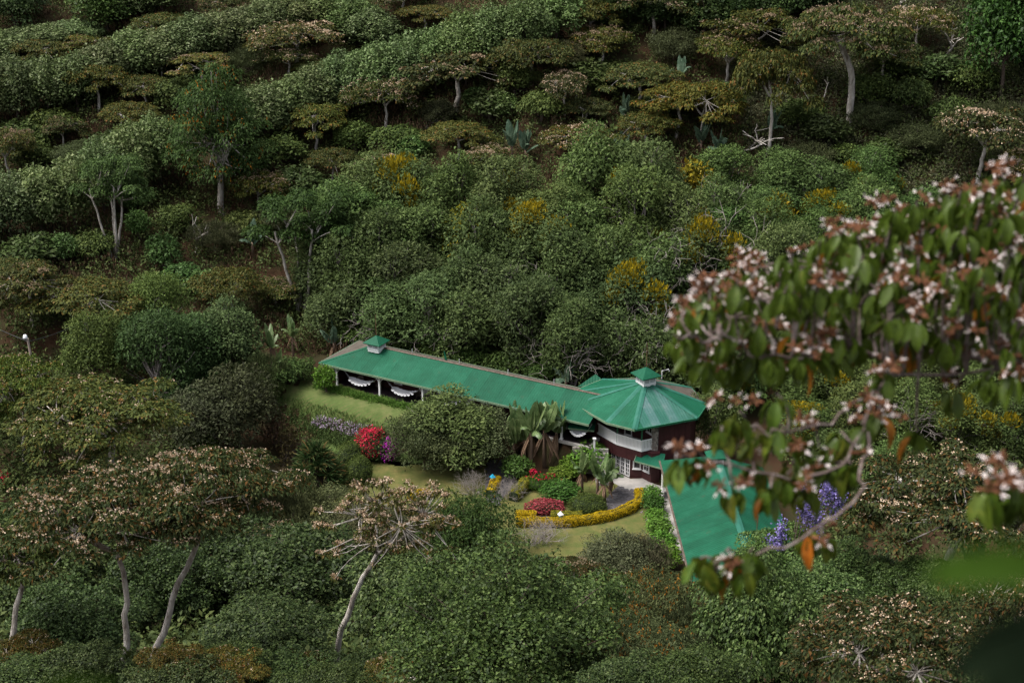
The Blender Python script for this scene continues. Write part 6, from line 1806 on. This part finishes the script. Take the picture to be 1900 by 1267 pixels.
for (px, py, d) in ros:
    c = nl(px, py, d)
    ds = np.linalg.norm(NQ - c, axis=1) + np.where(NQ[:, 0] < c[0] - 0.02, 0.15, 0)
    j = int(np.argmin(ds))
    f, r = nodes[j]
    m = (f + c) / 2 + np.array((0, 0, 0.03)) + rb.normal(size=3) * 0.03
    tb.add(*tube_np(bez(f, m, c, 6), np.linspace(min(r, 0.010), 0.0045, 6), 5))
    low_ = py > 690
    nlv = (9 if low_ else 6) + int(rb.integers(4))
    for k in range(nlv):
        a = rb.random() * 6.283
        tilt = 0.75 + 0.65 * rb.random()                      # how far the leaf hangs
        cand.append((c + np.array((0.02 * math.cos(a), 0.02 * math.sin(a), -0.01 - 0.03 * rb.random())), a, tilt, d + (20 if px > 1925 else 0), rb.random() < 0.025))
    if rb.random() < (0.42 if not low_ else 0.5):
        for k in range(2 + int(rb.integers(3))):
            o = link('blossom', BM[int(rb.integers(5))], near, tuple(c + np.array((rb.normal() * 0.045, rb.normal() * 0.045, 0.03 + 0.018 * rb.normal()))), (rb.normal() * 0.3, rb.normal() * 0.3, rb.random() * 6))
            s = 0.5 + 0.35 * rb.random(); o.scale = (s, s, s)
link('branch', tb.mesh('branch', M['bark_near'], True), near)
cand.sort(key=lambda c: c[3])
rest = NP()
for i, (p, a, tilt, d, orange) in enumerate(cand):
    me = NO[int(rb.integers(2))] if orange else NL[int(rb.integers(5))]
    roll = rb.normal() * 0.5
    Mx = Matrix.Translation(p) @ Matrix.Rotation(a, 4, 'Z') @ Matrix.Rotation(tilt, 4, 'Y') @ Matrix.Rotation(roll, 4, 'X') @ Matrix.Scale(0.65 + 0.45 * rb.random(), 4)
    if i < 300:
        o = link('leaf', me, near); o.matrix_local = Mx
        t = 0.65 + 0.7 * rb.random(); o.color = (t * (0.9 + 0.5 * rb.random() ** 2), t, t * 0.9, 1)
    else:
        v = np.empty(len(me.vertices) * 3); me.vertices.foreach_get('co', v); v = v.reshape(-1, 3)
        f = np.array([tuple(q.vertices) for q in me.polygons])
        mm = np.array(Mx)
        rest.add(v @ mm[:3, :3].T + mm[:3, 3], f, 1 if orange else 0)
o = link('leaves', rest.mesh('leaves', [M['near_green'], M['near_orange']], True), near); o['kind'] = 'stuff'

# out-of-focus leaves of a plant right by the camera
pz = H(0.55, 0.75)
np_ = tag(empty('near_plant', (0.55, 0.75, pz)), 'very blurred lime and dark green leaves of a plant right by the viewer', 'plant')
NPB = Vector((0.55, 0.75, pz))
def bigleaf(L, W, mat): return near_leaf_mesh(L, W, 0.25, 0.3, mat)
tb = NP()
for px, py, d, L, W, mat, az, tl_ in [(1925, 1050, 0.85, 0.075, 0.022, 'near_lime', math.pi, 0.1), (1975, 1150, 0.84, 0.080, 0.040, 'near_dark', math.pi * 1.05, 0.45), (1990, 1240, 0.83, 0.075, 0.045, 'near_dark', math.pi * 1.02, 0.55), (1990, 1060, 0.80, 0.085, 0.026, 'near_lime', math.pi * 0.95, 0.0)]:
    p = atd(px, py, d) - NPB
    o = link('leaf', bigleaf(L, W, M[mat]), np_); o.matrix_local = Matrix.Translation(p) @ Matrix.Rotation(az, 4, 'Z') @ Matrix.Rotation(tl_, 4, 'Y') @ Matrix.Rotation(-0.9, 4, 'X')
    q = np.array(tuple(p))
    tb.add(*tube_np(bez(np.array((0.05, 0, -0.1)), np.array((0.12, 0.02, q[2] * 0.7)), q, 8), np.linspace(0.008, 0.003, 8), 6))
link('stem', tb.mesh('stem', M['bark_near'], True), np_)
p0 = ground(90, 1290)
pz = H(-0.4, 0.9)
sp = tag(empty('near_sprig', (-0.42, 0.8, pz)), 'blurred lime green leaf tip at the bottom edge', 'plant')
p = atd(85, 1292, 0.95) - Vector((-0.42, 0.8, pz))
o = link('leaf', bigleaf(0.06, 0.035, M['near_lime']), sp); o.matrix_local = Matrix.Translation(p) @ Matrix.Rotation(-0.4, 4, 'Y') @ Matrix.Rotation(-0.8, 4, 'X')
q = np.array(tuple(p))
link('stem', NP().add(*tube_np(bez(np.array((0, 0, -0.1)), np.array((0.0, 0.02, q[2] * 0.7)), q, 8), np.linspace(0.006, 0.002, 8), 6)).mesh('stem', M['bark_near'], True), sp)

if __name__ == '__main__':
    print('TRIS', sum(sum(len(q.vertices) - 2 for q in m.polygons) if len(m.polygons) < 3000 else len(m.polygons) * 2 for m in bpy.data.meshes))
